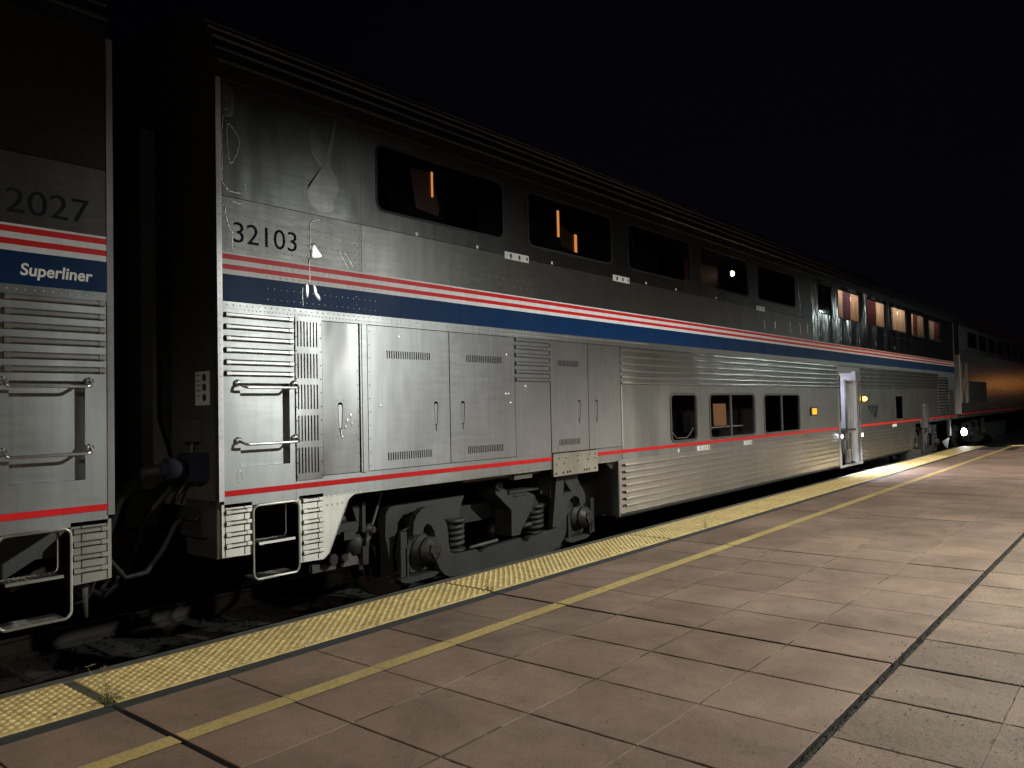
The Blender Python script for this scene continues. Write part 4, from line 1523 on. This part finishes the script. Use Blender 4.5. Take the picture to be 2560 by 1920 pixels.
inner('cabin_partition', VOID, 3.0, 15.3, 0.62, 0.64, 2.97, 3.92)
inner('cabin_wall', TAN, 16.62, 27.5, 0.42, 0.44, 2.97, 3.92)
inner('cabin_partition', VOID, 15.45, 16.60, 0.42, 0.44, 2.97, 3.92)
inner('cabin_partition', VOID, 16.58, 16.62, 0.03, 0.42, 2.97, 3.92)
inner('cabin_partition', VOID, 3.0, 28.4, 0.60, 0.62, 0.86, 2.9)
inner('ceiling', VOID, 3.0, 28.4, 0.02, 2.9, 3.90, 3.915)


def curtain(x0, x1, m_, z0=3.16, z1=3.85, y=0.10, n=14, skew=0.0):
    mb = MB()
    for i in range(n + 1):
        t = i / n
        x = x0 + (x1 - x0) * t
        yy = y + 0.014 * math.sin(t * n * 1.25) + 0.006 * math.sin(t * n * 3.1)
        mb.v += [(x + skew * (1 - t) * 0, yy, z1), (x + skew * t, yy * 0.9 + 0.01, z0)]
    for i in range(n):
        mb.f.append((2 * i, 2 * i + 1, 2 * i + 3, 2 * i + 2))
        mb.sm.append(True)
    return mb.build('curtain', m_, main)




def fabric(name, c):
    mt, nt, b = mat(name)
    nt.nodes.remove(b)
    df = nd(nt, 'ShaderNodeBsdfDiffuse')
    tl = nd(nt, 'ShaderNodeBsdfTranslucent')
    mx = nd(nt, 'ShaderNodeMixShader')
    mx.inputs[0].default_value = 0.55
    cc = ramp(nt, noise(nt, pos(nt, (10, 10, 1.5)), 2.0, 3), 0.3, 0.7, tuple(v * 0.7 for v in c), c)
    nt.links.new(cc, df.inputs[0])
    nt.links.new(cc, tl.inputs[0])
    nt.links.new(df.outputs[0], mx.inputs[1])
    nt.links.new(tl.outputs[0], mx.inputs[2])
    nt.links.new(mx.outputs[0], nt.nodes['Material Output'].inputs[0])
    return mt


TANF = fabric('tan_curtain', (0.74, 0.58, 0.46))
ROSEF = fabric('rose_curtain', (0.74, 0.55, 0.44))
MARF = fabric('maroon_curtain', (0.10, 0.045, 0.055))
PURF = fabric('purple_curtain', (0.15, 0.10, 0.17))
GRYF = fabric('grey_curtain', (0.30, 0.25, 0.20))
for a, b, m_ in ((16.9, 17.32, TANF), (17.32, 17.85, PURF), (17.92, 18.56, ROSEF), (18.95, 19.83, MARF), (19.80, 20.62, TANF), (21.10, 21.35, GRYF),
                 (21.35, 21.78, TANF), (21.88, 22.66, TANF), (23.15, 23.42, TANF), (23.42, 23.92, MARF), (23.98, 24.72, GRYF),
                 (25.25, 25.95, GRYF), (26.0, 26.86, MARF)):
    curtain(a, b, m_, y=0.045)
curtain(15.75, 16.6, SEAT, y=0.05)
for a, b, e_ in ((16.9, 18.55, 4.2), (18.95, 20.6, 4.2), (21.1, 22.65, 4.4), (23.1, 24.7, 3.2), (25.2, 26.85, 2.4)):
    ld = bpy.data.lights.new('cabin_light', 'AREA')
    ld.shape = 'RECTANGLE'
    ld.size, ld.size_y = b - a, 0.15
    ld.energy = e_ * 1.5
    ld.color = (1.0, 0.88, 0.74)
    lo_ = bpy.data.objects.new('cabin_light', ld)
    lo_.location = ((a + b) / 2, 0.36, 3.82)
    lo_.rotation_euler = Vector((0, -0.8, -0.6)).to_track_quat('-Z', 'Y').to_euler()
    col.objects.link(lo_)
    MB().box(a + 0.1, b - 0.1, 0.38, 0.41, 3.80, 3.88).build('cabin_lamp', LAMPC, main)
# light from the corridor through gaps in the left cabins' curtains
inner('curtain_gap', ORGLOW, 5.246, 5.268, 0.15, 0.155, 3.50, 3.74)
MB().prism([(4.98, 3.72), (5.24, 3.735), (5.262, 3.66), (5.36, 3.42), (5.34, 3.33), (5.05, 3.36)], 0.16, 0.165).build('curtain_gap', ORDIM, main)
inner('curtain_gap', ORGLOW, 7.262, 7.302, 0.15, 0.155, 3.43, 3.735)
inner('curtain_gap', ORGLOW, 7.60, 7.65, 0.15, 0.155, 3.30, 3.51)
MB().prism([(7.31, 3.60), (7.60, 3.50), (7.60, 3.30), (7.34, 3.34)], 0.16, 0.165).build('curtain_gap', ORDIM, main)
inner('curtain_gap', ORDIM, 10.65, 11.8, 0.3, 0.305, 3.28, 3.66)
MB().dome((12.23, 0.25, 3.60), 0.05, 0.05, 8).build('reading_lamp', PINHOT, main)
MB().tube([(8.83, 0.1, 3.70), (8.85, 0.1, 3.50)], 0.008, 6).build('cabin_rail', PIPE, main)
# lower compartments
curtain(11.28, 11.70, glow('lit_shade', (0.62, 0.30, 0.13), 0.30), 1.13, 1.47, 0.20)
inner('table_edge', WALLW, 10.9, 12.3, 0.16, 0.40, 1.10, 1.112)
inner('seat', SEAT, 9.75, 10.0, 0.2, 0.5, 0.95, 1.25)
MB().tube([(9.60, 0.05, 1.13), (9.72, 0.05, 1.07), (9.80, 0.05, 1.01), (9.95, 0.05, 1.005), (10.1, 0.05, 1.0), (10.2, 0.05, 1.05), (10.3, 0.05, 1.13)], 0.006, 6).build('luggage_cord', STICK, main)

# end wall fittings in the gap
st_ = reg(MB().prism([(0.14, 1.545), (0.335, 1.545), (0.335, 1.79), (0.14, 1.79)], 2.958, 2.963, 'x').build('notice', STICK, main), main)
mb = MB()
for z, q in ((1.745, 0), (1.675, 1), (1.60, 2)):
    mb.prism([(0.205 - 0.0 + 0.028 * math.cos(t), z + 0.028 * math.sin(t)) for t in [i * math.pi / 5 for i in range(10)]], 2.954, 2.957, 'x')
for z in (1.76, 1.72, 1.69, 1.65, 1.61):
    mb.box(2.954, 2.957, 0.255, 0.315, z, z + 0.006)
mb.build('notice_print', GASK, st_, kind='stuff')
mb = MB()
mb.box(2.86, 2.965, 0.16, 0.42, 1.0, 1.2)
mb.lathe((2.80, 0.27, 1.10), (-1, 0, 0), [(0, 0.08), (0.10, 0.08), (0.10, 0.05), (0.14, 0.05)], 14)
mb.build('cable_socket', CABLE, main)
mb = MB()
mb.tube([(2.72, 0.27, 1.10), (2.62, 0.40, 1.08), (2.50, 0.55, 0.9), (2.42, 0.62, 0.6), (2.38, 0.7, 0.35)], 0.045, 10)
mb.tube([(2.86, 0.5, 0.95), (2.72, 0.6, 0.75), (2.6, 0.7, 0.3), (2.5, 0.8, 0.18), (2.35, 0.8, 0.3)], 0.022, 8)
mb.build('jumper_cable', BLACK, main)
mb = MB()
mb.box(2.955, 2.972, 0.05, 0.48, 0.45, 0.86)
mb.build('end_step_plate', STAIN, main)
mb = MB()
mb.box(2.90, 2.954, 0.16, 0.46, 0.60, 0.80)
mb.tube([(2.90, 0.17, 0.76), (2.87, 0.17, 0.73), (2.87, 0.44, 0.73), (2.90, 0.45, 0.76)], 0.008, 6)
mb.build('end_step_pocket', BLACK, main)
mb = MB()
mb.box(2.5, 2.96, 1.3, 1.7, 0.35, 0.55)
mb.lathe((2.6, 1.5, 0.45), (0, 0, 1), [(-0.16, 0.10), (0.16, 0.10)], 12)
mb.build('coupler', RUST, main)

for k, (y_, x_, z_) in enumerate(((0.95, 2.80, 0.34), (1.12, 2.82, 0.30), (0.42, 2.84, 0.52))):
    MB().tube([(2.93, y_, z_ + 0.22), (x_, y_, z_ + 0.16), (x_ - 0.10, y_ - 0.02, z_), (x_ - 0.22, y_ - 0.02, z_ - 0.14), (x_ - 0.36, y_, z_ - 0.16), (x_ - 0.48, y_, z_ + 0.0), (x_ - 0.52, y_, z_ + 0.15)], 0.021, 8).build('air_hose', BLACK, main)
for k in range(9):
    MB().box(2.70, 2.935, 0.685, 0.70, 1.5 + 0.24 * k, 1.5 + 0.24 * k + 0.09).build('bellows_fold', BLACK, main)
MB().box(2.90, 2.962, 0.26, 0.44, 1.28, 1.44).build('junction_box', ENDW, main)
MB().tube([(2.94, 0.35, 1.28), (2.93, 0.36, 1.05), (2.88, 0.48, 0.86)], 0.012, 6).build('conduit', PIPE, main)

# bogies and underfloor gear
b0 = bogie(main, 6.41)
b1 = copy_tree(b0, 25.17 - 6.41, main)
mb = MB()
mb.box(4.20, 4.42, 0.30, 0.55, 0.43, 0.52)
mb.box(4.24, 4.36, 0.26, 0.50, 0.38, 0.45)
mb.lathe((4.30, 0.40, 0.52), (0, 0, 1), [(0, 0.06), (0.05, 0.055), (0.06, 0.0)], 12)
mb.lathe((4.40, 0.34, 0.36), (0, 0, 1), [(-0.12, 0.07), (0.0, 0.08), (0.05, 0.05)], 12)
mb.box(4.455, 4.49, 0.28, 0.32, 0.42, 0.68)
mb.prism([(4.36, 0.66), (4.44, 0.66), (4.43, 0.46)], 0.3, 0.34)
mb.build('brake_valve', BOGIE, main)
mb = MB()
mb.lathe((4.54, 0.34, 0.43), (0.3, -1, 0), [(0, 0.055), (0.05, 0.055), (0.05, 0.03), (0.09, 0.03)], 12)
mb.tube([(4.52, 0.30, 0.42), (4.50, 0.28, 0.32), (4.49, 0.28, 0.13)], [0.02, 0.022, 0.018], 8)
mb.box(4.44, 4.50, 0.26, 0.3, 0.14, 0.30)
mb.lathe((4.10, 0.28, 0.24), (0.2, -1, 0), [(0, 0.05), (0.05, 0.05)], 10)
mb.lathe((4.22, 0.28, 0.24), (0.2, -1, 0), [(0, 0.032), (0.05, 0.032)], 10)
mb.build('air_fitting', GREASE, main)
mb = MB()
mb.prism([(3.94, 0.15), (4.18, 0.148), (4.18, 0.20), (3.94, 0.215)], 0.30, 0.34)
mb.prism([(4.25, 0.15), (4.44, 0.148), (4.40, 0.24), (4.32, 0.26)], 0.30, 0.34)
mb.tube([(4.74, 0.35, 0.74), (4.58, 0.33, 0.40), (4.57, 0.33, 0.34)], 0.013, 6)
mb.box(5.55, 6.75, 0.10, 0.12, 0.76, 0.799)
mb.box(6.28, 6.58, 0.06, 0.20, 0.73, 0.798)
build_split(mb, 'underfloor_bracket', PIPE, main)
mb = MB()
mb.box(3.2, 8.2, 0.9, 2.1, 0.62, 0.80)
mb.build('underfloor_box', BLACK, main)
mb = MB()
mb.box(24.4, 24.55, 0.1, 0.2, 0.0, 0.68)
mb.prism([(24.5, 0.45), (25.0, 0.55), (24.8, 0.15), (24.5, 0.3)], 0.1, 0.16)
mb.box(27.6, 27.8, 0.02, 0.1, 0.30, 0.83)
mb.prism([(26.9, 0.15), (27.9, 0.25), (27.6, -0.1), (27.2, 0.0)], 0.1, 0.15)
build_split(mb, 'underfloor_bracket', STAIN, main)
MB().box(28.5, 28.6, -0.006, 0.05, 0.82, 3.9).build('corner_trim', EDGE, main)

# ------------------------------------------------------------------ left coach
MP = (5.175, -1)
lx0, lx1 = -23.4, 2.21
left = coach('rail_coach', (lx0 + lx1) / 2, 'stainless double deck coach numbered 32027 cut off by the left edge', lx0, lx1, 0)
coach_end(left, MP)
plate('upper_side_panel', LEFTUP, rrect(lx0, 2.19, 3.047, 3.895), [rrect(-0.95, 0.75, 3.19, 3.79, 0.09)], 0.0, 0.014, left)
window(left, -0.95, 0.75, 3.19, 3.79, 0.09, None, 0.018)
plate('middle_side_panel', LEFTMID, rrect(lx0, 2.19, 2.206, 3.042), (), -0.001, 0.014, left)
stripes(left, lx0, 2.188, -0.022)
plate('rivet_strip', STEELB, rrect(lx0, 2.188, 2.206, 2.262), (), -0.005, 0.004, left)
rv = MB()
for i in range(22):
    rv.dome((2.16 - i * 0.0485, -0.005, 2.235), 0.006, 0.005, 6)
rv.build('body_rivets', RIVET, left, kind='stuff')
text('fleet_number', '32027', 1.512, 2.087, 2.685, 2.828, -0.0035, DIGIT, left, bold=-0.004)
text('lettering', 'Superliner', 1.698, 2.103, 2.322, 2.392, -0.006, LETTER, left, shear=0.12, bold=0.022)
for a, b in ((0.97, 1.334),):
    plate('locker_door', STEELB, rrect(a, b, 0.977, 2.2), (), -0.004, 0.012, left)
plate('side_panel', STEELB, rrect(lx0, 0.965, 0.812, 2.205), (), 0.0, 0.012, left)
plate('sill_panel', STEELB, rrect(0.966, 1.589, 0.812, 0.971), (), 0.0, 0.012, left)
MB().box(lx0, 2.186, -0.005, -0.0005, 0.892, 0.931).build('lower_red_stripe', RED, left)
MB().lathe((2.085, 0.1, 0.455), (0.06, 0, -1), [(0, 0.022), (0.06, 0.021), (0.075, 0.018), (0.23, 0.009)], 10).build('drain_pipe', PIPE, left)
MB().tube([(2.17, 0.25, 0.62), (2.21, 0.25, 0.55), (2.215, 0.25, 0.42), (2.16, 0.25, 0.30), (2.08, 0.3, 0.27)], 0.012, 6).build('air_hose', BLACK, left)
mb = MB()
mb.prism([(1.50, 0.30), (1.95, 0.55), (2.15, 0.72), (2.15, 0.85), (1.4, 0.85), (1.4, 0.35)], 0.55, 0.65)
mb.box(1.98, 2.25, 0.9, 1.05, 0.5, 0.62)
build_split(mb, 'underfloor_bracket', DIAPH, left)
MB().tube([(1.75, 0.35, 0.43), (1.85, 0.35, 0.48), (1.95, 0.35, 0.52)], [0.03, 0.028, 0.02], 8).build('brake_cylinder', PIPE, left)
bogie(left, 5.175 - 6.41, True)

# ------------------------------------------------------------------ right (far) coach
rx0, rx1 = 29.38, 55.0
far = coach('rail_coach', (rx0 + rx1) / 2, 'unlit dark double deck coach standing beyond the main coach at the right edge', rx0, rx1, 0)
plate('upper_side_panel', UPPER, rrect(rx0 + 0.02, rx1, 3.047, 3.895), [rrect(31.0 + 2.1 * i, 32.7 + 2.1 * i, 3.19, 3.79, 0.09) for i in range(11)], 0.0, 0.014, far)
for i in range(11):
    window(far, 31.0 + 2.1 * i, 32.7 + 2.1 * i, 3.19, 3.79, 0.09, None, 0.018, rmat=BLACK)
plate('middle_side_panel', FARST, rrect(rx0 + 0.02, rx1, 2.206, 3.042), (), -0.001, 0.014, far)
plate('lower_side_panel', FARST, rrect(rx0 + 0.02, rx1, 0.812, 2.204), [rrect(30.9, 34.4, 1.31, 2.05, 0)], 0.0, 0.012, far)
lv = reg(MB().box(30.85, 34.45, 0.06, 0.08, 1.3, 2.06).build('louvre', VOID, far), far)
for i in range(16):
    z = 1.32 + i * 0.046
    MB().prism([(-0.006, z), (0.03, z + 0.026), (0.03, z + 0.032), (-0.006, z + 0.014)], 30.9, 34.4, 'x').build('blade', STAIN, lv)
MB().box(rx0 + 0.02, rx1, -0.005, -0.0005, 0.92, 0.965).build('lower_red_stripe', RED, far)
MB().box(29.33, 29.44, -0.008, 0.14, 0.95, 2.9).build('corner_trim', steel('lit_edge', 0.8, 0.5, 0.1, metal=0.3), far)  # pale colour puts the lamplight on this corner into the trim
for x in (29.62, 30.52):
    MB().box(x - 0.04, x + 0.04, -0.03, 0.0, 1.32, 2.64).build('grab_rail', EDGE, far)
bogie(far, 33.4)
MB().prism([(36.0, 0.0), (36.4, -0.15), (40.0, -0.12), (40.3, 0.45), (36.0, 0.45)], 0.2, 0.9).build('water_tank', BOGIE, far)
o = reg(MB().box(29.5, 29.66, -0.02, 0.03, 0.28, 0.42).build('step_light', STEEL, far), far)
MB().lathe((29.58, -0.021, 0.35), (-0.6, -1, 0), [(0, 0.12), (0.03, 0.11), (0.04, 0.0)], 12).build('lens', glow('coupling_light', (0.85, 0.9, 1.0), 60), far)
spot('coupling_lamp', (29.55, -0.12, 0.36), 4, (0.9, 0.93, 1.0), 170, 0.5, 0.04, (-0.5, -1, -0.4))
